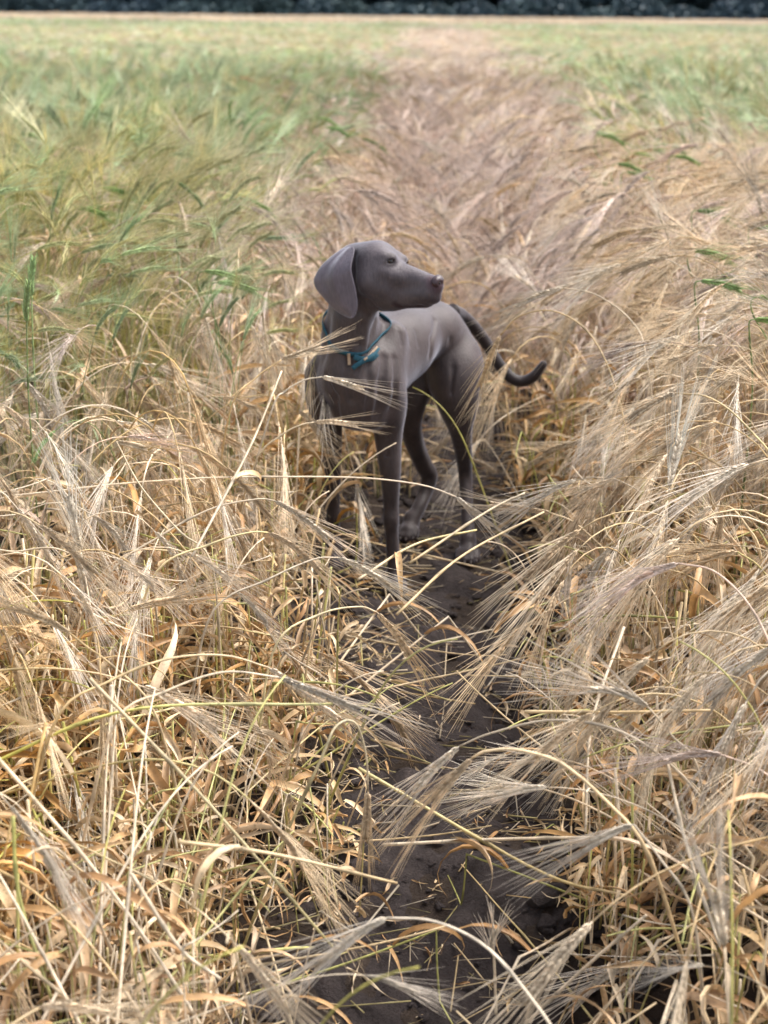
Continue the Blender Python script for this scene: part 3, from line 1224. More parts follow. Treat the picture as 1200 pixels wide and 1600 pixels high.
feature(12, [(500, 1190, 1.50), (525, 1135, 1.52), (555, 1130, 1.54), (572, 1180, 1.55), (575, 1236, 1.55)], [(574, 1262, 1.55), (572, 1290, 1.55), (571, 1312, 1.55)], 'single barley ear hanging straight down over the middle of the path', 'ripe', awn=.095, spread=(1, 6), root=(-.12, 0), n_awn=22)
feature(13, [(120, 1010, 1.78), (160, 975, 1.80), (200, 953, 1.81)], [(232, 944, 1.82), (262, 938, 1.82), (285, 935, 1.82)], 'barley ear pointing level to the right in the left tangle', 'ripe', awn=.135, spread=(2, 12), root=(-.03, 0))
feature(14, [(240, 1110, 1.62), (175, 1040, 1.64), (135, 1010, 1.65), (110, 990, 1.66)], [(85, 975, 1.66), (55, 962, 1.66), (30, 953, 1.66)], 'barley ear pointing left out of the picture from the left tangle', 'ripe', awn=.12, spread=(2, 10), root=(.06, 0))
feature(15, [(150, 1010, 1.86), (138, 930, 1.88), (126, 862, 1.90)], [(120, 835, 1.90), (112, 800, 1.91), (106, 775, 1.92)], 'bleached barley ear standing upright with wide open awns, left of the path', 'pale', awn=.13, spread=(4, 20), root=(.02, 0), n_awn=34, curl=.5)
feature(16, [(330, 880, 1.98), (280, 830, 2.0), (220, 760, 2.05), (182, 690, 2.1)], [(205, 695, 2.1), (225, 700, 2.1)], 'grey tan barley ear bent over at the top of the left tangle', 'ripe', awn=.10, root=(.02, 0), n_awn=20)
feature(17, [(-30, 880, 1.85), (30, 862, 1.87), (80, 856, 1.88), (118, 868, 1.89)], [(128, 895, 1.89), (135, 925, 1.89)], 'arched barley stalk with its ear tipping down at the left edge', 'pale', awn=.11, root=(0, 0))
# right bank
feature(20, [(1010, 1330, 1.36), (955, 1260, 1.39), (880, 1195, 1.42), (810, 1172, 1.44), (760, 1174, 1.45), (738, 1184, 1.46)], [(715, 1207, 1.46), (692, 1232, 1.46), (676, 1252, 1.46)], 'thick arching stalk with a big full ear drooping left over the path, right bank foreground', 'ripe', awn=.14, spread=(3, 14), root=(.1, 0), r0=.0027, r1=.0016, ear_w=1.1)
feature(21, [(1090, 1240, 1.50), (985, 1150, 1.52), (870, 1125, 1.54), (770, 1145, 1.56), (718, 1166, 1.57)], [(690, 1190, 1.57), (665, 1216, 1.57), (650, 1236, 1.57)], 'ear just behind and above the thick arching stalk, drooping left over the path', 'pale', awn=.13, spread=(3, 14), root=(.1, 0), r0=.0024)
feature(22, [(1090, 1200, 1.50), (1050, 1150, 1.52), (1014, 1106, 1.53)], [(985, 1088, 1.53), (955, 1080, 1.54), (925, 1078, 1.54)], 'pale barley ear pointing left with long fanned awns, right bank above the arch', 'pale', awn=.14, spread=(3, 17), root=(.05, 0), n_awn=34)
feature(23, [(1080, 1420, 1.30), (1030, 1340, 1.33), (990, 1288, 1.35)], [(965, 1298, 1.35), (940, 1309, 1.35), (915, 1322, 1.35)], 'pale barley ear pointing down left from a grey stem, right foreground', 'pale', awn=.13, spread=(3, 14), root=(.05, 0))
feature(24, [(880, 1640, 1.15), (830, 1560, 1.18), (760, 1480, 1.22), (680, 1440, 1.25), (605, 1434, 1.27)], [(570, 1452, 1.27), (530, 1482, 1.27), (492, 1512, 1.27)], 'largest nearest barley ear drooping left at the bottom edge over the path', 'pale', awn=.14, spread=(3, 12), root=(.05, 0), r0=.0023, n_awn=32, ear_w=1.1)
feature(25, [(1230, 760, 2.05), (1165, 665, 2.1), (1110, 622, 2.14), (1056, 614, 2.17)], [(1030, 625, 2.17), (1003, 641, 2.17), (983, 655, 2.17)], 'barley ear hanging left from a tall golden arch at the right edge', 'ripe', awn=.14, spread=(3, 14), root=(.1, 0))
feature(26, [(1230, 960, 1.78), (1190, 890, 1.8), (1152, 862, 1.81)], [(1120, 868, 1.81), (1090, 882, 1.82), (1065, 898, 1.82)], 'tan barley ear pointing down left near the right edge, level with the front paw', 'ripe', awn=.13, spread=(3, 14), root=(.05, 0))
feature(27, [(1160, 1700, 1.12), (1140, 1600, 1.14), (1132, 1480, 1.17)], [(1128, 1450, 1.17), (1122, 1420, 1.18), (1118, 1398, 1.18)], 'white upright barley ear with spread awns in the bottom right corner', 'pale', awn=.12, spread=(4, 20), root=(.0, 0), n_awn=34)
feature(28, [(1250, 1260, 1.42), (1190, 1205, 1.45), (1130, 1180, 1.47)], [(1100, 1178, 1.47), (1070, 1182, 1.48), (1045, 1188, 1.48)], 'barley ear pointing level left at the right edge above the foreground stems', 'rose', awn=.13, spread=(3, 14), root=(.05, 0))
feature(29, [(1040, 850, 2.05), (1042, 800, 2.06), (1046, 762, 2.07)], [(1050, 735, 2.08), (1058, 700, 2.09), (1062, 678, 2.1)], 'bleached barley ear standing upright among tan stalks, right bank', 'pale', awn=.12, spread=(3, 14), root=(.0, .0), n_awn=30)
feature(30, [(1190, 880, 1.88), (1165, 820, 1.9), (1140, 792, 1.92), (1128, 800, 1.92)], [(1124, 825, 1.92), (1120, 850, 1.92), (1118, 870, 1.92)], 'brown grained barley ear hanging straight down at the right edge', 'ripe', awn=.10, spread=(3, 12), root=(.03, 0))
feature(31, [(1010, 560, 2.62), (985, 500, 2.68), (930, 460, 2.74), (880, 450, 2.78)], [(850, 458, 2.78), (825, 470, 2.79), (805, 480, 2.8)], 'soft barley ear arching left just above the dog tail', 'pale', awn=.13, spread=(3, 12), root=(.1, 0))
feature(32, [(985, 720, 2.52), (960, 600, 2.58), (920, 520, 2.62), (865, 486, 2.66), (812, 494, 2.68), (782, 524, 2.68)], [(768, 552, 2.68), (758, 582, 2.68), (750, 602, 2.68)], 'barley ear hanging in front of the dog left haunch', 'ripe', awn=.12, spread=(4, 16), root=(.05, 0))
feature(34, [(1215, 1060, 1.60), (1180, 960, 1.64), (1120, 895, 1.68), (1060, 880, 1.71)], [(1030, 890, 1.71), (1000, 905, 1.72), (980, 920, 1.72)], 'pinkish barley ear curving down left across tan stems, right bank', 'rose', awn=.13, spread=(3, 14), root=(.03, 0))
feature(35, [(775, 1585, 1.43), (772, 1500, 1.45), (770, 1492, 1.45)], [(768, 1478, 1.45), (772, 1462, 1.45), (774, 1452, 1.45)], 'small bleached ear with short feathery awns standing on the dark soil', 'pale', awn=.045, spread=(10, 34), root=(.0, 0), n_awn=30, ear_w=.6)
feature(36, [(-30, 1640, 1.12), (20, 1600, 1.14), (60, 1575, 1.16)], [(95, 1572, 1.16), (130, 1576, 1.17), (165, 1584, 1.17)], 'tan barley ear with dark grains in the bottom left corner', 'ripe', awn=.13, spread=(3, 16), root=(-.04, 0), ear_w=1.15)
# long straight stems fallen across the tangle
for k, (a, b_, c_, pal, lab) in enumerate([
    ((-30, 1200, 1.52), (200, 1110, 1.56), (520, 1100, 1.60), 'lime', 'yellow-green straight straw stem running right to the path edge under the hanging ear'),
    ((-20, 1165, 1.36), (180, 1400, 1.30), (345, 1650, 1.25), 'pale', 'pale straw stem slanting down right through the left foreground tangle'),
    ((140, 1060, 1.50), (330, 1260, 1.44), (520, 1480, 1.38), 'ripe', 'tan straw stem slanting down right toward the path, left foreground'),
    ((280, 1315, 1.30), (430, 1335, 1.34), (620, 1380, 1.42), 'ripe', 'tan straw stem lying nearly level toward the soil, left foreground'),
    ((205, 1365, 1.28), (280, 1480, 1.25), (345, 1530, 1.24), 'pale', 'short pale straw stem with a sharp kink in the left foreground'),
    ((20, 1275, 1.30), (30, 1400, 1.27), (80, 1560, 1.24), 'lime', 'yellow-green upright straw stem near the left edge of the foreground'),
    ((600, 1320, 1.60), (760, 1312, 1.55), (920, 1308, 1.50), 'pale', 'pale straw stem lying level across the soil below the drooping ear'),
    ((560, 1200, 1.62), (840, 1360, 1.52), (980, 1400, 1.45), 'ripe', 'tan straw stem slanting across the path to the right bank'),
    ((820, 1112, 1.60), (960, 1113, 1.56), (1110, 1110, 1.52), 'ripe', 'thick tan straw stem lying level behind the fanned ear, right bank'),
    ((975, 980, 1.80), (925, 1130, 1.66), (915, 1300, 1.55), 'pale', 'pale upright straw stem splitting the right bank above the arch'),
    ((1040, 1180, 1.50), (1075, 1330, 1.40), (1125, 1480, 1.32), 'pale', 'bleached straw stem leaning across the right foreground stems'),
    ((780, 1640, 1.38), (905, 1520, 1.36), (1010, 1430, 1.34), 'pale', 'pale straw stem rising right from the bottom of the path'),
    ((560, 905, 1.95), (650, 850, 2.10), (745, 828, 2.15), 'ripe', 'tan straw stem crossing just in front of the dog front paw'),
    ((640, 880, 2.05), (760, 800, 2.20), (820, 770, 2.25), 'ripe', 'straw stem slanting up right between the dog front and hind paws'),
    ((620, 960, 1.92), (720, 870, 2.05), (850, 800, 2.15), 'ripe', 'longer straw stem slanting up right over the soil below the hind paw'),
    ((300, 870, 1.95), (390, 700, 2.12), (440, 580, 2.25), 'pale', 'thick bleached straw stem standing up beside the dog left of its chest'),
]):
    rng_ = random.Random(900 + k)
    P_ = smooth_path([np.array(W(*a)), np.array(W(*b_)), np.array(W(*c_))], 16)
    P_[:, 2] = np.maximum(P_[:, 2], ground_z(P_[:, 0], P_[:, 1]) + .004)
    low = int(np.argmin(P_[:, 2]))
    base_ = P_[0].copy()
    ms_ = {'stem': stem_mesh(rng_, P_ - base_, pal, r0=.0023, r1=.0017, nodes=(.35, .8)).mesh('stem', STRAW), 'leaves': []}
    if k % 3 == 0:
        ms_['leaves'].append(leaf_mesh(rng_, P_[5] - base_, (rng_.uniform(-1, 1), rng_.uniform(-1, 1), .3), 'ripe', .12, .009, 1.2).mesh('leaf', STRAW))
    stalk_object('straw_stem', ms_, lab, None, tuple(base_))

# green ears standing above the ripe crop
GREEN = [((120, 330, 3.45), 1, 'left'), ((290, 356, 3.2), 1, 'left'), ((325, 430, 2.95), 1, 'left'), ((345, 447, 2.9), 1, 'left'), ((50, 450, 2.55), -1, 'left'), ((42, 492, 2.35), -1, 'left'),
         ((165, 300, 3.7), 1, 'left'), ((240, 175, 5.6), -1, 'left'), ((360, 180, 5.4), -1, 'left'), ((345, 225, 4.8), -1, 'left'), ((310, 255, 4.4), 1, 'left'), ((40, 215, 4.8), 1, 'left'),
         ((970, 262, 4.6), 1, 'right'), ((995, 245, 4.9), 1, 'right'), ((1015, 238, 5.0), 1, 'right'), ((1040, 232, 5.1), 1, 'right'), ((985, 275, 4.5), 1, 'right'), ((1060, 250, 4.7), 1, 'right'),
         ((1095, 335, 3.6), 1, 'right'), ((1185, 360, 3.3), 1, 'right'), ((1190, 290, 4.0), 1, 'right'), ((1100, 445, 2.75), 1, 'right'), ((1190, 470, 2.6), 1, 'right'), ((1085, 190, 6.0), 1, 'right'), ((1090, 398, 3.05), 1, 'right'),
         ((515, 205, 5.2), 1, 'left'), ((500, 190, 5.6), 1, 'left'), ((945, 218, 5.2), 1, 'right'), ((1185, 505, 2.4), 1, 'right')]
where_g = ['dark green stubby unripe ear above the ripe crop, top left of the field', 'dark green stubby unripe ear above the ripe crop, top right of the field',
           'fresh green stubby ear just left of the dog head', 'fresh green stubby ear near the left edge', 'fresh green stubby ear near the right edge']
for k, ((px, py, Y), up, side) in enumerate(GREEN):
    dx = random.Random(k).uniform(-6, 22) * 3.4 / Y
    if up == 1:
        stem = [(px - 6 + dx, py + 95 * 3 / Y, Y), (px - 14, py + 20, Y), (px - 14, py - 2, Y), (px - 6, py - 6, Y)]
        L_ = 46 * 3.3 / Y
        ear_ = [(px + L_ * .4, py - 3, Y), (px + L_, py + 7, Y)]
    else:
        stem = [(px + 4, py + 120 * 3 / Y, Y), (px, py + 40, Y), (px, py + 12, Y)]
        ear_ = [(px - 1, py - 10, Y), (px + 2, py - 34 * 3.3 / Y, Y)]
    if 200 < py and px < 200:
        lab = where_g[3]
    elif px > 1080 and py > 280:
        lab = where_g[4]
    elif 280 < px < 400 and py > 340:
        lab = where_g[2]
    else:
        lab = where_g[0] if side == 'left' else where_g[1]
    feature(2000 + k, stem, ear_, lab, 'fern', awn=.02 if k % 3 else .07, spread=(8, 26), name='green_cereal_stalk', n_awn=34, r0=.0018, ear_w=1.5,
            group=lab.replace(' ear', ' ears'))

# ------------------------------------------------------------------ the dog
DOG_O = np.array([-0.045, 2.84])


def D(t, s, z):
    """dog coordinates: t metres towards the tail, s metres to its left side, z height"""
    return np.array([DOG_O[0] + .5 * t + .866 * s, DOG_O[1] + .866 * t - .5 * s, z])


PR = []


def cone(a, b, ra, rb, k=.02, sub=False, sq=None):
    PR.append((np.array(a, float), np.array(b, float), ra, rb, k, sub, sq))


def P3(px, py, Y):
    return np.array(W(px, py, Y))


# trunk
cone(D(-.005, -.003, .445), D(.15, -.003, .472), .088, .075, .03)          # rib cage
cone(D(.00, -.012, .392), D(.10, -.02, .440), .062, .046, .03)          # keel
cone(D(.15, 0, .477), D(.30, -.005, .486), .064, .051, .03)           # loin
cone(D(.06, 0, .500), D(.30, 0, .482), .050, .054, .03)           # back
cone(D(.29, .012, .476), D(.345, .012, .455), .058, .052, .03)
cone(D(.29, -.03, .476), D(.345, -.035, .455), .058, .054, .03)    # croup
cone(D(-.065, .01, .455), D(-.05, .01, .410), .048, .052, .035)   # fore chest
cone(D(-.04, .01, .385), D(.06, 0, .370), .040, .042, .03)        # breastbone
for s, o in ((-1, .078), (1, .047)):                              # shoulder blades, upper arms, pectorals
    cone(D(.045, s * .045, .522), D(-.02, s * o, .435), .026, .040, .022)
    cone(D(-.02, s * o, .435), D(.02, s * (o + .004), .345), .040, .028, .018)
    cone(D(-.06, s * .030, .44), D(-.03, s * .040, .37), .034, .028, .016)
# neck
cone(P3(548, 578, 2.86), P3(545, 525, 2.83), .058, .050, .025)
cone(P3(545, 525, 2.83), P3(555, 462, 2.79), .050, .046, .025)
cone(P3(554, 545, 2.89), P3(556, 470, 2.83), .044, .042, .03)
cone(P3(526, 600, 2.77), P3(538, 500, 2.765), .024, .022, .02)    # throat muscles
cone(P3(556, 600, 2.77), P3(560, 500, 2.765), .022, .020, .02)
# front legs
def chain(pts, k=.003):
    Q = np.array([[*P3(x, y, Y), r] for x, y, Y, r in pts])
    Q3 = smooth_path([q_[:3] for q_ in Q], len(pts) * 4)
    tt = np.linspace(0, len(pts) - 1, len(Q3))
    rr = smooth_path([(q_[3], 0, 0) for q_ in Q], len(Q3))[:, 0]
    for i in range(len(Q3) - 1):
        cone(Q3[i], Q3[i + 1], rr[i], rr[i + 1], .016 if i < 4 else k)


chain([(600, 600, 2.82, .040), (605, 650, 2.835, .035), (607, 690, 2.84, .0275), (610, 740, 2.83, .0215), (611, 790, 2.825, .0158),
       (611, 812, 2.82, .0165), (612, 832, 2.82, .0135), (614, 862, 2.815, .0140)])
cone(P3(616, 690, 2.875), P3(618, 700, 2.87), .013, .012, .015)                                              # elbow point
chain([(508, 610, 2.87, .040), (513, 650, 2.89, .030), (518, 690, 2.90, .022), (520, 740, 2.905, .0175), (521, 790, 2.91, .0135),
       (521, 808, 2.91, .0155), (521, 828, 2.91, .0125), (522, 848, 2.905, .0135)])
# hind legs
chain([(708, 556, 3.10, .060), (713, 600, 3.06, .057), (716, 635, 3.05, .043), (719, 665, 3.06, .0280), (724, 705, 3.08, .0195),
       (727, 742, 3.095, .0155), (729, 785, 3.06, .0135), (731, 822, 3.02, .0140), (732, 842, 3.00, .0160)])
chain([(668, 560, 3.16, .056), (648, 605, 3.10, .040), (643.5, 640, 3.09, .028), (642, 662, 3.10, .0238), (646, 686, 3.12, .0228), (653, 706, 3.14, .0205),
       (662, 727, 3.155, .0200), (671, 744, 3.165, .0190), (664, 770, 3.15, .0160), (655, 792, 3.12, .0150), (645, 812, 3.10, .0155)])


def paw(c, f, r=.0175):
    c = np.array(c, float)
    f = np.array([f[0], f[1], 0.])
    f /= np.linalg.norm(f)
    l = np.array([-f[1], f[0], 0])
    cone(c - f * .008 + [0, 0, .026], c + f * .022 + [0, 0, .020], r, r * .95, .01)
    toes = []
    for s, fw in ((-1.45, .030), (-.5, .042), (.5, .042), (1.45, .030)):
        a = c + f * (fw - .016) + l * s * .0125 + [0, 0, .022]
        b = c + f * fw + l * s * .0135 + [0, 0, .0125]
        cone(a, b, .0095, .0095, .003)
        toes.append((b, f))
    return toes


gz = lambda x, y: float(ground_z(x, y)) + .001
TOES = []
for (px, py, Y, f) in ((616, 884, 2.80, (.05, -1)), (522, 862, 2.885, (-.2, -1)), (731, 853, 2.985, (-.05, -1)), (641, 824, 3.09, (-.35, -1))):
    q = P3(px, py, Y)
    g_ = gz(q[0], q[1])
    TOES += paw((q[0], q[1], g_), f)
    cone(np.array([q[0], q[1], max(q[2], g_ + .03)]) + [0, .012, .012], [q[0], q[1], g_ + .02], .0150, .0150, .010)

# head
cone(P3(560, 418, 2.790), P3(588, 414, 2.765), .048, .0475, .02)     # brain case
cone(P3(540, 425, 2.80), P3(560, 440, 2.80), .036, .038, .02)       # back of the skull
cone(P3(577, 440, 2.735), P3(596, 448, 2.735), .027, .024, .02)     # near cheek
cone(P3(577, 440, 2.80), P3(596, 448, 2.79), .028, .024, .02)
cone(P3(608, 424, 2.752), P3(672, 443, 2.716), .0265, .0175, .014)  # bridge of the muzzle
cone(P3(612, 450, 2.752), P3(670, 457, 2.718), .0290, .0165, .013)  # side of the muzzle
cone(P3(635, 462, 2.733), P3(668, 461, 2.707), .0165, .0140, .012)  # near flew
cone(P3(640, 462, 2.762), P3(672, 461, 2.730), .0165, .0140, .012)
cone(P3(615, 468, 2.748), P3(666, 471, 2.720), .0175, .0130, .010)  # lower jaw
cone(P3(590, 462, 2.765), P3(612, 462, 2.755), .033, .027, .02)
cone(P3(674, 447, 2.714), P3(681, 446, 2.710), .0180, .0160, .008)  # nose base
cone(P3(600, 401, 2.731), P3(614, 402, 2.731), .0080, .0060, .016)  # near brow
cone(P3(622, 402, 2.772), P3(631, 405, 2.768), .0100, .0080, .012)  # far brow
cone(P3(598, 424, 2.724), P3(622, 434, 2.722), .0085, .0080, .02)  # cheek bone
cone(P3(677, 458, 2.712), P3(680, 464, 2.712), .0150, .0125, .010)  # blunt front of the lips
# mouth line and eye hollow
MOUTH = [(688, 461), (681, 468.5), (670, 474.5), (655, 477.5), (640, 479), (627, 479), (617, 474)]

FD = None


def build_sdf(h=.0036):
    lo, hi = np.array([-.30, 2.55, -.02]), np.array([.34, 3.34, .80])
    n = ((hi - lo) / h).astype(int) + 1
    Fv = np.full(n, .09, np.float32)
    ax = [lo[i] + h * np.arange(n[i]) for i in range(3)]
    for a, b, ra, rb, k, sub, sq in PR:
        r = max(ra, rb) + k + 2 * h
        mn = np.maximum(((np.minimum(a, b) - r - lo) / h).astype(int), 0)
        mx = np.minimum(((np.maximum(a, b) + r - lo) / h).astype(int) + 2, n)
        sl = tuple(slice(mn[i], mx[i]) for i in range(3))
        X, Y, Z = np.meshgrid(*[ax[i][sl[i]] for i in range(3)], indexing='ij', sparse=True)
        ba = b - a
        bb = ba.dot(ba) + 1e-12
        t = np.clip(((X - a[0]) * ba[0] + (Y - a[1]) * ba[1] + (Z - a[2]) * ba[2]) / bb, 0, 1)
        d = np.sqrt((X - a[0] - t * ba[0]) ** 2 + (Y - a[1] - t * ba[1]) ** 2 + (Z - a[2] - t * ba[2]) ** 2) - (ra + (rb - ra) * t)
        g = Fv[sl]
        if sub:
            d = -d
            hh = np.clip(.5 - .5 * (g - d) / k, 0, 1)
            Fv[sl] = g * (1 - hh) + d * hh + k * hh * (1 - hh)
        else:
            hh = np.clip(.5 + .5 * (g - d) / k, 0, 1)
            Fv[sl] = g * (1 - hh) + d * hh - k * hh * (1 - hh)
    return Fv, lo, h, n


def surface_nets(Fv, lo, h):
    s = Fv < 0
    nx, ny, nz = Fv.shape
    cs = s[:-1, :-1, :-1].astype(np.int8)
    tot = np.zeros((nx - 1, ny - 1, nz - 1), np.int8)
    for i in (0, 1):
        for j in (0, 1):
            for k in (0, 1):
                tot += s[i:nx - 1 + i, j:ny - 1 + j, k:nz - 1 + k]
    act = (tot > 0) & (tot < 8)
    ci = np.argwhere(act)
    idx = -np.ones(act.shape, np.int64)
    idx[act] = np.arange(len(ci))
    acc = np.zeros((len(ci), 3))
    cnt = np.zeros(len(ci))
    corners = [(i, j, k) for i in (0, 1) for j in (0, 1) for k in (0, 1)]
    for a in corners:
        for axs in range(3):
            if a[axs]:
                continue
            b = list(a)
            b[axs] = 1
            fa = Fv[ci[:, 0] + a[0], ci[:, 1] + a[1], ci[:, 2] + a[2]]
            fb = Fv[ci[:, 0] + b[0], ci[:, 1] + b[1], ci[:, 2] + b[2]]
            m = (fa < 0) != (fb < 0)
            t = np.where(m, fa / np.where(fa - fb == 0, 1, fa - fb), 0)
            p = np.tile(np.array(a, float), (len(ci), 1))
            p[:, axs] += t
            acc[m] += p[m]
            cnt[m] += 1
    V = lo + h * (ci + acc / cnt[:, None])
    faces = []
    for axs in range(3):
        o1, o2 = [(1, 2), (2, 0), (0, 1)][axs]
        sa = [slice(None)] * 3
        sb = [slice(None)] * 3
        sa[axs] = slice(0, -1)
        sb[axs] = slice(1, None)
        m = s[tuple(sa)] != s[tuple(sb)]
        e = np.argwhere(m)
        e = e[(e[:, o1] > 0) & (e[:, o2] > 0) & (e[:, o1] < Fv.shape[o1] - 1) & (e[:, o2] < Fv.shape[o2] - 1)]
        inside = s[e[:, 0], e[:, 1], e[:, 2]]
        q = []
        for d1, d2 in ((0, 0), (-1, 0), (-1, -1), (0, -1)):
            c = e.copy()
            c[:, o1] += d1
            c[:, o2] += d2
            q.append(idx[c[:, 0], c[:, 1], c[:, 2]])
        q = np.stack(q, 1)
        q[~inside] = q[~inside][:, ::-1]
        faces.append(q[:, ::-1])
    Fc = np.concatenate(faces)
    return V, Fc[(Fc >= 0).all(1)]


SF, SLO, SH, SN = build_sdf()


def sample(p):
    """distance to the coat at the points p"""
    q = (np.atleast_2d(p) - SLO) / SH
    q = np.clip(q, 0, np.array(SF.shape) - 1.001)
    i = q.astype(int)
    w = q - i
    r = 0
    for a in (0, 1):
        for b in (0, 1):
            for c in (0, 1):
                wt = (w[:, 0] if a else 1 - w[:, 0]) * (w[:, 1] if b else 1 - w[:, 1]) * (w[:, 2] if c else 1 - w[:, 2])
                r = r + wt * SF[i[:, 0] + a, i[:, 1] + b, i[:, 2] + c]
    return r


def hit(px, py, y0=2.5, y1=3.4, off=0.0):
    """where the sight line of a pixel meets the dog"""
    d = FX + RX * ((px - 600) / FPX) + UX * ((800 - py) / FPX)
    d = np.array(d)
    o = np.array([0, 0, CAM_H])
    Y = y0
    while Y < y1:
        p = o + d * (Y / d[1])
        v = sample(p)[0]
        if v < .0004:
            return p - d * off
        Y += max(.0006, v * .6)
    return None


# carve mouth line, eye hollows, nostrils, skin folds
PR0 = PR
carve = []


def carve_line(pix, r, k, Y0=2.5, dep=.0):
    last = None
    for i in range(len(pix)):
        p = hit(*pix[i], Y0)
        if p is None:
            last = None
            continue
        if last is not None:
            carve.append((last, p, r, r, k, True, None))
        last = p


carve_line(MOUTH, .0016, .0035)
carve_line([(605, 408.5), (614, 407.5)], .0040, .006)
carve_line([(553, 398), (551, 425), (556, 450)], .004, .010)
carve_line([(588, 500), (578, 545), (572, 590)], .003, .012)
carve_line([(545, 560), (546, 590), (548, 625)], .004, .014)
carve_line([(600, 560), (596, 600), (588, 650)], .004, .016)
for rx_ in range(3):                                     # ribs, barely there
    carve_line([(622 + rx_ * 14, 512 + rx_ * 2), (628 + rx_ * 13, 540)], .0002, .008)
carve_line([(680, 500), (675, 530), (672, 556)], .0006, .014)      # in front of the thigh
carve_line([(704, 530), (708, 575), (706, 615)], .0008, .012)      # along the thigh muscles
carve_line([(609, 668), (604, 700), (606, 735)], .0016, .007)                  # fore arm
carve_line([(617, 560), (618, 600), (612, 640)], .0030, .012)                  # behind the shoulder
carve_line([(510, 585), (524, 620), (530, 655)], .0016, .012)                  # breast muscles
carve_line([(578, 590), (576, 625), (572, 655)], .0016, .012)
carve_line([(566, 505), (562, 540), (556, 580)], .0030, .010)
carve_line([(576, 470), (590, 485), (596, 500)], .0022, .009)
PR = PR + carve
for pts_, rr_ in (([(601, 409), (606, 404.5), (612, 403), (618, 405.5)], .0021), ([(602, 411), (607, 413), (613, 412.5), (617, 409)], .0016)):
    hh_ = [hit(x_, y_, 2.5) for x_, y_ in pts_]
    for a_, b_ in zip(hh_, hh_[1:]):
        PR.append((a_, b_, rr_, rr_, .003, False, None))                                       # eyelids
SF, SLO, SH, SN = build_sdf(.0033)
V, Fq = surface_nets(SF, SLO, SH)
# light smoothing
for it in range(2):
    acc = np.zeros_like(V)
    cnt = np.zeros(len(V))
    for a, b in ((0, 1), (1, 2), (2, 3), (3, 0)):
        np.add.at(acc, Fq[:, a], V[Fq[:, b]])
        np.add.at(acc, Fq[:, b], V[Fq[:, a]])
        np.add.at(cnt, Fq[:, a], 1)
        np.add.at(cnt, Fq[:, b], 1)
    V = V * .6 + .4 * acc / cnt[:, None]
# coat colours: taupe body, dark lips, head paled by painted-in sky reflection
base = np.array([.052, .038, .0365])
head_c = np.array([.070, .057, .063])
col = np.tile(base, (len(V), 1))


def near_line(pts, r):
    d = np.full(len(V), 9.)
    for a, b in zip(pts, pts[1:]):
        ba = b - a
        t = np.clip(((V - a) @ ba) / (ba @ ba + 1e-9), 0, 1)
        d = np.minimum(d, np.linalg.norm(V - a - t[:, None] * ba, axis=1))
    return 1 - ss(0, r, d)


hw = ss(.57, .64, V[:, 2])[:, None]
col = col * (1 - hw) + head_c * hw
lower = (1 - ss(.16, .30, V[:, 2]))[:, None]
col = col * (1 - .22 * lower)                                    # shanks and paws darkened: mostly shade, painted into the coat
lp = [h for h in (hit(x, y + 1, 2.5) for x, y in MOUTH) if h is not None]
w = near_line(lp, .011)[:, None]
col = col * (1 - .9 * w) + np.array([.020, .008, .011]) * .9 * w
np_ = P3(684, 441, 2.70)
w = (1 - ss(.013, .030, np.linalg.norm(V - np_, axis=1)))[:, None]
col = col * (1 - w) + np.array([.050, .026, .033]) * w
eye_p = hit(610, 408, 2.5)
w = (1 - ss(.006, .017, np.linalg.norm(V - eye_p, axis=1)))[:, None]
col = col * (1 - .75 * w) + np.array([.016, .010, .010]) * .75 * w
br_p = hit(614, 398, 2.5)  # shadow above the eye, painted into the coat as a dark patch
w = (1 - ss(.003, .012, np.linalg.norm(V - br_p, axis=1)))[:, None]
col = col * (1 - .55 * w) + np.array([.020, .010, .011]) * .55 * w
fl = (1 - ss(.012, .034, np.linalg.norm(V - np.array(hit(672, 468, 2.5)), axis=1)))[:, None]
col = col * (1 - .6 * fl) + np.array([.030, .014, .019]) * .6 * fl
me = bpy.data.meshes.new('body')
me.vertices.add(len(V))
me.vertices.foreach_set('co', V.astype(np.float32).ravel())
me.loops.add(Fq.size)
me.loops.foreach_set('vertex_index', Fq.astype(np.int32).ravel())
me.polygons.add(len(Fq))
me.polygons.foreach_set('loop_start', np.arange(0, Fq.size, 4, dtype=np.int32))
me.update(calc_edges=True)
me.polygons.foreach_set('use_smooth', [True] * len(me.polygons))
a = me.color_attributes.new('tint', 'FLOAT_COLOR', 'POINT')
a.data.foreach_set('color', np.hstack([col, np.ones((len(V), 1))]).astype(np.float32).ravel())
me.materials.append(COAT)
dog = bpy.data.objects.new('dog', None)
C.objects.link(dog)
dog.empty_display_size = .1
tag(dog, 'silver-grey short-haired dog standing on the path, head turned right, wearing a teal collar', 'dog')
link('body', me, dog)

# tail
mb = MB()
tp = smooth_path([P3(706, 486, 3.19), P3(722, 494, 3.235), P3(741, 512, 3.26), P3(760, 537, 3.27), P3(777, 565, 3.26), P3(796, 588, 3.25), P3(815, 596, 3.245), P3(834, 588, 3.24), P3(846, 574, 3.24), P3(852, 564, 3.24)], 60)
q = np.linspace(0, 1, 60)
tr = np.interp(q, [0, .15, .35, .6, .8, .92, .97, 1], [.0175, .0155, .0140, .0138, .0128, .0104, .0078, .002])
tube(mb, tp, tr, np.array([.026, .018, .018]), 16)
link('tail', mb.mesh('tail', COAT), dog)

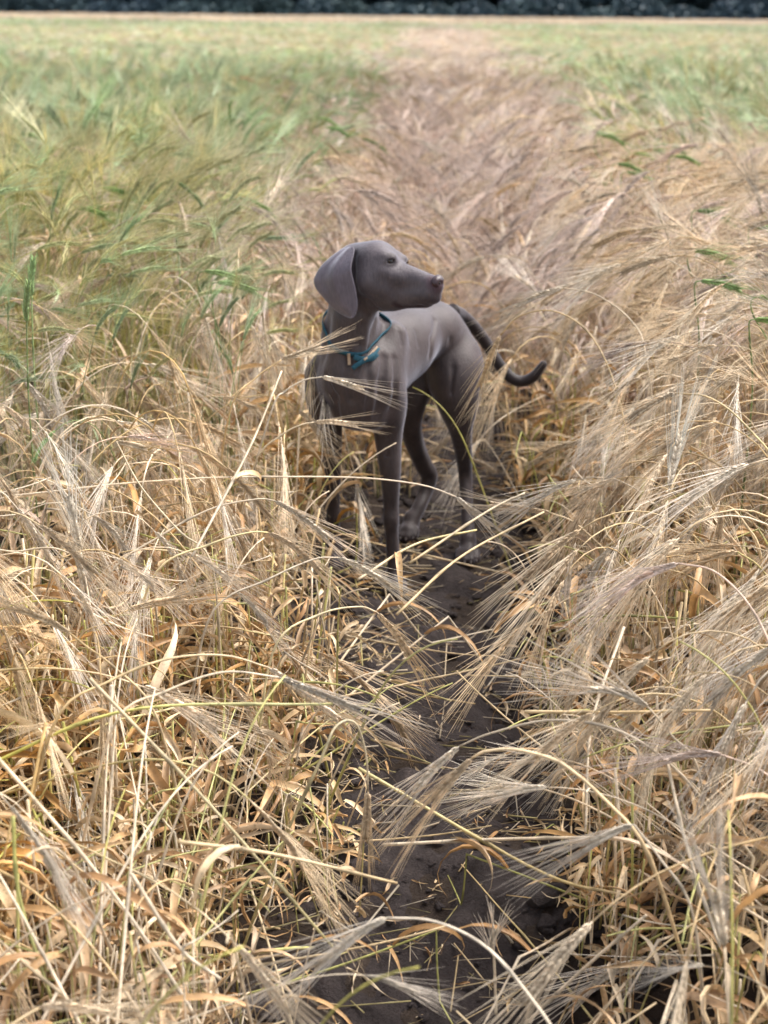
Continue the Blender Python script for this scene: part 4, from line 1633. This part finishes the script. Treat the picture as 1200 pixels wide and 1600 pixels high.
# ears: soft folded flaps with thickness
def ear_flap(left, right, Yl, Yr, bulge, name, mirror=None):
    n, m = 26, 15
    Lp, Rp = smooth_path([(*p, 0) for p in left], n)[:, :2], smooth_path([(*p, 0) for p in right], n)[:, :2]
    v, cols = [], []
    for i in range(n):
        q = i / (n - 1)
        for j in range(m):
            u = j / (m - 1)
            p = Lp[i] * (1 - u) + Rp[i] * u
            Y = Yl(q) * (1 - u) + Yr(q) * u
            Y -= bulge * math.sin(math.pi * u) * math.sin(math.pi * min(1, q * .8 + .12))
            Y -= .0075 * math.exp(-((u - .52 + .1 * q) / .10) ** 2) * (1 - ss(.35, .8, q))     # soft vertical fold
            Y += .0065 * math.exp(-((u - .33 + .1 * q) / .10) ** 2) * (1 - ss(.35, .8, q))
            v.append(P3(p[0], p[1], Y))
            c = np.array([.104, .088, .108])  # paler lavender than the body: sky reflection painted into the ear colour
            cols.append(c * (1 + .10 * math.sin(u * 9 + q * 4) * .5))
    v = np.array(v)
    if mirror is not None:
        c0, nn = mirror
        v = v - 2 * ((v - c0) @ nn)[:, None] * nn + np.array([.040, 0, -.045])
    f = [(i * m + j, i * m + j + 1, (i + 1) * m + j + 1, (i + 1) * m + j) for i in range(n - 1) for j in range(m - 1)]
    mb = MB()
    mb.add(v, f, np.array(cols))
    ob = link(name, mb.mesh(name, COAT), dog)
    so = ob.modifiers.new('thickness', 'SOLIDIFY')
    so.thickness = .0032
    so.offset = 0
    sb = ob.modifiers.new('soft', 'SUBSURF')
    sb.levels = sb.render_levels = 1
    return ob


eL = [(548, 386), (532, 391), (514, 404), (500, 418), (492, 432), (490, 441), (494, 452), (502, 461), (512, 473), (526, 486), (540, 494), (548, 496.5)]
eR = [(550, 386), (554, 390), (552, 402), (549, 416), (550, 428), (553, 440), (556, 452), (558, 466), (559, 478), (557.5, 487), (554, 494), (549, 497)]
yl = lambda q: 2.765 - .035 * math.sin(min(1, q * 1.3) * 1.57) + .02 * (1 - abs(2 * q - 1))
yr = lambda q: 2.728 - .030 * ss(0, .35, q)
ear_flap(eL, eR, yl, yr, .012, 'ear')
hn = np.array([.30, -.95, .0])
hn /= np.linalg.norm(hn)
ear_flap(eL, eR, yl, yr, .012, 'ear', (P3(575, 430, 2.792), hn))

# eyes
EYE = plain('amber_eye', (.055, .030, .016), .08, .9, 90, .4)
PUP = plain('pupil', (.01, .008, .008), .05, .9)


def ball(name, c, r, mat, parent, sc_=(1, 1, 1), seg=20, rot=None):
    import bmesh
    bm = bmesh.new()
    bmesh.ops.create_uvsphere(bm, u_segments=seg, v_segments=seg // 2 + 2, radius=r)
    M = Matrix.Diagonal((*sc_, 1))
    if rot is not None:
        M = rot.to_4x4() @ M
    bm.transform(Matrix.Translation(c) @ M)
    me = bpy.data.meshes.new(name)
    bm.to_mesh(me)
    bm.free()
    me.polygons.foreach_set('use_smooth', [True] * len(me.polygons))
    me.materials.append(mat)
    return link(name, me, parent)


vd = np.array([.30, -.95, 0.05])
vd /= np.linalg.norm(vd)
ec = hit(609.5, 408.2, 2.5) + np.array([0, .0042, 0])
e1 = ball('eye', ec, .0078, EYE, dog)
ball('pupil', ec + vd * .0056, .0036, PUP, e1, (1, 1, 1), 12)
ec2 = P3(632, 408, 2.786)
e2 = ball('eye', ec2, .0085, EYE, dog)
ball('pupil', ec2 + np.array([.6, .8, 0]) * .006, .0036, PUP, e2, (1, 1, 1), 12)

# nose leather with nostrils
NOSE = plain('liver_nose', (.034, .016, .021), .42, .5, 300, .3, .0006)
nd = np.array([.90, -.42, 0])
nrot = Vector(nd).to_track_quat('X', 'Z').to_matrix()
no = ball('nose', P3(683.6, 440.5, 2.7075), .0162, NOSE, dog, (.74, 1.12, .84), 24, nrot)
import bmesh
bm = bmesh.new()
bm.from_mesh(no.data)
for nx_ in (P3(688, 443, 2.6945), P3(693.5, 443, 2.712)):
    for vv in bm.verts:
        dd = (np.array(vv.co) - nx_)
        k = math.exp(-(dd @ dd) / (.0042 ** 2))
        vv.co -= Vector(np.array(vv.co) - P3(685.5, 440.5, 2.7075)) * .45 * k
bm.to_mesh(no.data)
bm.free()
NOS = plain('nostril', (.012, .008, .010), .5, .3)
ball('nostril', P3(686.0, 442.5, 2.6975), .0034, NOS, no, (1.2, .8, .8), 10)
ball('nostril', P3(691.3, 443.0, 2.711), .0028, NOS, no, (.8, .8, .8), 10)

# claws
CLAW = plain('dark_claw', (.055, .042, .040), .4, .4)
for c, f in TOES:
    mb = MB()
    f = np.array(f)
    tube(mb, [c + f * .007 + [0, 0, .001], c + f * .012 + [0, 0, -.001], c + f * .0165 + [0, 0, -.007]], [.0028, .0024, .0006], (1, 1, 1), 6)
    link('claw', mb.mesh('claw', CLAW), dog)

# collar: hugs the neck, tilted down to the front
TEAL = plain('teal_webbing', (.022, .075, .105), .8, .2, 260, .4, .0006)
BUFF = plain('buff_cord', (.34, .24, .16), .7, .3, 200, .3)
cc = P3(551, 512, 2.835)
c_f, c_l, c_r = hit(553, 552, 2.5), P3(502, 490, 2.840), P3(598, 510, 2.840)
cc = (c_l + c_r) / 2 * .66 + c_f * .34
cn = np.cross(c_r - c_l, c_l - c_f)
cn = cn / np.linalg.norm(cn)
if cn[2] < 0:
    cn = -cn
ex = np.array([1., 0, 0]) - cn * cn[0]
ex /= np.linalg.norm(ex)
ey = np.cross(cn, ex)
ring = []
for i in range(72):
    a = i * 2 * math.pi / 72
    dr = ex * math.cos(a) + ey * math.sin(a)
    r = .02
    while r < .13 and sample(cc + dr * r)[0] < .0012:
        r += .0015
    ring.append(r)
ring = np.array(ring)
for _ in range(10):
    ring = np.minimum(.25 * np.roll(ring, 1) + .5 * ring + .25 * np.roll(ring, -1), np.median(ring) * 1.45)
ring += .0009
wdt, th = .0095, .0018
mb = MB()
vs, fs = [], []
for i in range(72):
    a = i * 2 * math.pi / 72
    dr = ex * math.cos(a) + ey * math.sin(a)
    for (o, z) in ((0, -.5), (th, -.5), (th, .5), (0, .5)):
        vs.append(cc + dr * (ring[i] + o) + cn * z * wdt)
for i in range(72):
    j = (i + 1) % 72
    for k in range(4):
        l = (k + 1) % 4
        fs.append((i * 4 + k, j * 4 + k, j * 4 + l, i * 4 + l))
mb.add(vs, fs, (1, 1, 1))
collar = link('collar', mb.mesh('collar', TEAL), dog)
collar['label'] = 'narrow teal webbing collar'


def strap(name, pix, w, th, mat, parent, off=.004):
    pts = []
    for x, y in pix:
        h_ = hit(x, y, 2.5)
        if h_ is None:
            h_ = P3(x, y, 2.80)
        pts.append(h_ + np.array([0, -off, 0.001]))
    pts = smooth_path(pts, 16)
    mb = MB()
    vs, fs = [], []
    t = np.gradient(pts, axis=0)
    for i, p in enumerate(pts):
        d = t[i] / np.linalg.norm(t[i])
        o = np.array([0, -1., .15])
        s = np.cross(d, o)
        s /= np.linalg.norm(s)
        for a, b in ((-1, -1), (1, -1), (1, 1), (-1, 1)):
            vs.append(p + s * a * w / 2 + o * b * th / 2)
    for i in range(len(pts) - 1):
        for k in range(4):
            l = (k + 1) % 4
            fs.append((i * 4 + k, i * 4 + l, i * 4 + 4 + l, i * 4 + 4 + k))
    fs += [(3, 2, 1, 0), tuple((len(pts) - 1) * 4 + k for k in range(4))]
    mb.add(vs, fs, (1, 1, 1))
    return link(name, mb.mesh(name, mat), parent)


strap('strap_end', [(551, 575), (560, 568), (572, 561), (584, 553), (591, 542)], .009, .003, TEAL, collar, .008)
strap('strap_loop', [(553, 557), (565, 561), (580, 560), (590, 552)], .011, .003, TEAL, collar, .005)
strap('cord', [(569, 561), (578, 553), (590, 540)], .004, .0025, BUFF, collar, .012)
strap('keeper', [(545, 552), (545.5, 560), (546, 570)], .006, .003, BUFF, collar, .006)
# ------------------------------------------------------------------ far edge of the field: trees, hedge and a barn
def leaf_material(name, cols):
    m, nt, p, out = new_mat(name)
    L = nt.links
    oi = nt.nodes.new('ShaderNodeObjectInfo')
    geo = nt.nodes.new('ShaderNodeNewGeometry')
    cr = nt.nodes.new('ShaderNodeValToRGB')
    cr.color_ramp.elements[0].color = (*cols[0], 1)
    cr.color_ramp.elements[1].color = (*cols[1], 1)
    mx = nt.nodes.new('ShaderNodeMath')
    mx.operation = 'MULTIPLY_ADD'
    mx.inputs[1].default_value = .5
    L.new(geo.outputs['Random Per Island'], mx.inputs[0])
    m2 = nt.nodes.new('ShaderNodeMath')
    m2.operation = 'MULTIPLY'
    m2.inputs[1].default_value = .5
    L.new(oi.outputs['Random'], m2.inputs[0])
    L.new(m2.outputs[0], mx.inputs[2])
    L.new(mx.outputs[0], cr.inputs['Fac'])
    L.new(cr.outputs['Color'], p.inputs['Base Color'])
    p.inputs['Roughness'].default_value = .6
    p.inputs['Specular IOR Level'].default_value = .2
    return m


LEAF = leaf_material('dark_foliage', ((.026, .048, .074), (.062, .100, .098)))
BARK = plain('bark', (.09, .07, .055), .9, .2, 3, .4)


def crown_mesh(seed, rx, ry, z0, z1, n=2600, leaf=.22):
    r = np.random.RandomState(seed)
    lobes = [(r.uniform(-.62, .62) * rx, r.uniform(-.6, .6) * ry, r.uniform(z0 + .18 * (z1 - z0), z1 - .2 * (z1 - z0)), r.uniform(.34, .55) * rx) for _ in range(11)]
    v, f = [], []
    for i in range(n):
        lx, ly, lz, lr = lobes[r.randint(len(lobes))]
        d = r.normal(size=3)
        d /= np.linalg.norm(d)
        p = np.array([lx, ly, lz]) + d * lr * r.uniform(.7, 1.08) * np.array([1, 1, .8])
        if p[2] < z0:
            p[2] = z0 + r.uniform(0, .5)
        a = r.normal(size=3)
        a /= np.linalg.norm(a)
        b = np.cross(a, r.normal(size=3))
        b /= np.linalg.norm(b)
        s = leaf * r.uniform(.6, 1.4)
        k = len(v)
        v += [p - a * s, p + b * s * .6, p + a * s, p - b * s * .6]
        f.append((k, k + 1, k + 2, k + 3))
    me = bpy.data.meshes.new('crown')
    me.from_pydata([tuple(q) for q in v], [], f)
    me.materials.append(LEAF)
    return me


def trunk_mesh(seed, h, r0):
    rng = random.Random(seed)
    mb = MB()
    tube(mb, [(0, 0, -.3), (0, 0, 0), (.1, 0, h * .3), (.05, .1, h * .65), (.1, .1, h)], [r0 * 1.5, r0 * 1.2, r0, r0 * .7, r0 * .3], (1, 1, 1), 8)
    for i in range(6):
        a = rng.uniform(0, 6.28)
        z = h * rng.uniform(.25, .7)
        l = h * rng.uniform(.25, .4)
        tube(mb, [(.06, .05, z), (math.cos(a) * l * .5, math.sin(a) * l * .5, z + l * .35), (math.cos(a) * l, math.sin(a) * l, z + l * .8)], [r0 * .4, r0 * .25, r0 * .1], (1, 1, 1), 5)
    return mb.mesh('trunk', BARK)


bushes = [crown_mesh(50 + i, 1.9, 1.4, .0, 2.3 - .15 * i, 3000, .16) for i in range(3)]
stems = [trunk_mesh(60 + i, 1.6, .07) for i in range(3)]
crowns = [crown_mesh(70 + i, 3.8, 3.2, .2, 8.0, 5200, .42) for i in range(3)]
trunks = [trunk_mesh(80 + i, 7.0, .22) for i in range(3)]
rt = random.Random(9)
where = ['at the far left', 'left of centre', 'beyond the end of the path', 'right of centre', 'at the far right']


def zone(x, n=30):
    return where[min(4, max(0, int((x + n) / (2 * n) * 5)))]


YH = 100.
i = 0
x = -42.
while x < 44:
    e = bpy.data.objects.new('hedge_shrub', None)
    C.objects.link(e)
    e.location = (x, YH + rt.uniform(-.7, .7), 0)
    sx = rt.uniform(.9, 1.25)
    hz = rt.choice([.72, .8, .92, 1.0]) * (.95 if -8 < x < 20 else 1.05)
    k = rt.randrange(3)
    tag(e, 'rounded dark green hedge shrub across the far field edge, ' + zone(x), 'shrub', 'hedge shrubs along the far edge, ' + zone(x))
    c_ = link('crown', bushes[k], e)
    c_.scale = (sx, 1, hz)
    c_.rotation_euler.z = rt.uniform(-.3, .3)
    link('trunk', stems[k], e)
    x += 2.5 * sx
x = -46.
while x < 48:
    if not 7.2 < x < 16.5:
        e = bpy.data.objects.new('tree', None)
        C.objects.link(e)
        e.location = (x, 108 + rt.uniform(-2.5, 3), 0)
        k = rt.randrange(3)
        s = rt.uniform(.8, 1.2)
        e.scale = (s, s, s)
        e.rotation_euler.z = rt.uniform(0, 6.28)
        tag(e, 'dark leafy tree standing behind the far hedge, ' + zone(x), 'tree', 'trees behind the far hedge, ' + zone(x))
        link('crown', crowns[k], e)
        link('trunk', trunks[k], e)
    x += rt.uniform(3.6, 5.2)
for x, yr_ in [(q_ / 10, 122 if k_ == 0 else 134) for k_ in (0, 1) for q_ in range(-620 - k_ * 25, 640, 40)]:                                          # a second, denser row closes the gaps
    e = bpy.data.objects.new('tree', None)
    C.objects.link(e)
    e.location = (x + rt.uniform(-.6, .6), yr_ + rt.uniform(-2, 3), -.8)
    k = rt.randrange(3)
    s = rt.uniform(1.15, 1.45)
    e.scale = (s, s, s)
    e.rotation_euler.z = rt.uniform(0, 6.28)
    tag(e, 'tall dark tree in the back row, ' + zone(x, 36), 'tree', 'back row of trees beyond the hedge, ' + zone(x, 36))
    link('crown', crowns[k], e)
    link('trunk', trunks[k], e)

# barn: blue-grey sheeting seen over the hedge
WALL = plain('blue_grey_sheet', (.085, .095, .15), .5, .4, .6, .2)
ROOF = plain('slate_blue_roof', (.10, .11, .17), .5, .4, .5, .2)
DOORM = plain('dark_door', (.03, .035, .04), .6, .3)


def box(mb, a, b, c=(1, 1, 1)):
    x0, y0, z0 = a
    x1, y1, z1 = b
    mb.add([(x0, y0, z0), (x1, y0, z0), (x1, y1, z0), (x0, y1, z0), (x0, y0, z1), (x1, y0, z1), (x1, y1, z1), (x0, y1, z1)],
           [(0, 3, 2, 1), (4, 5, 6, 7), (0, 1, 5, 4), (1, 2, 6, 5), (2, 3, 7, 6), (3, 0, 4, 7)], c)


barn = bpy.data.objects.new('barn', None)
C.objects.link(barn)
barn.location = (12.4, 112, 0)
tag(barn, 'low blue-grey barn half hidden behind the hedge right of centre', 'barn')
mb = MB()
box(mb, (-4, -3, 0), (4, 3, 2.6))
link('wall', mb.mesh('wall', WALL, False), barn)
mb = MB()
mb.add([(-4.3, -3.4, 2.62), (4.3, -3.4, 2.62), (4.3, 0, 4.2), (-4.3, 0, 4.2), (-4.3, 3.4, 2.62), (4.3, 3.4, 2.62),
        (-4.3, -3.4, 2.72), (4.3, -3.4, 2.72), (4.3, 0, 4.32), (-4.3, 0, 4.32), (-4.3, 3.4, 2.72), (4.3, 3.4, 2.72)],
       [(0, 1, 2, 3), (3, 2, 5, 4), (6, 9, 8, 7), (9, 10, 11, 8), (0, 6, 7, 1), (4, 5, 11, 10), (0, 3, 9, 6), (3, 4, 10, 9), (1, 7, 8, 2), (2, 8, 11, 5), (0, 4, 3), (1, 2, 5)], (1, 1, 1))
link('roof', mb.mesh('roof', ROOF, False), barn)
mb = MB()
box(mb, (-1.3, -3.06, 0), (1.3, -3.003, 2.2))
link('door', mb.mesh('door', DOORM, False), barn)
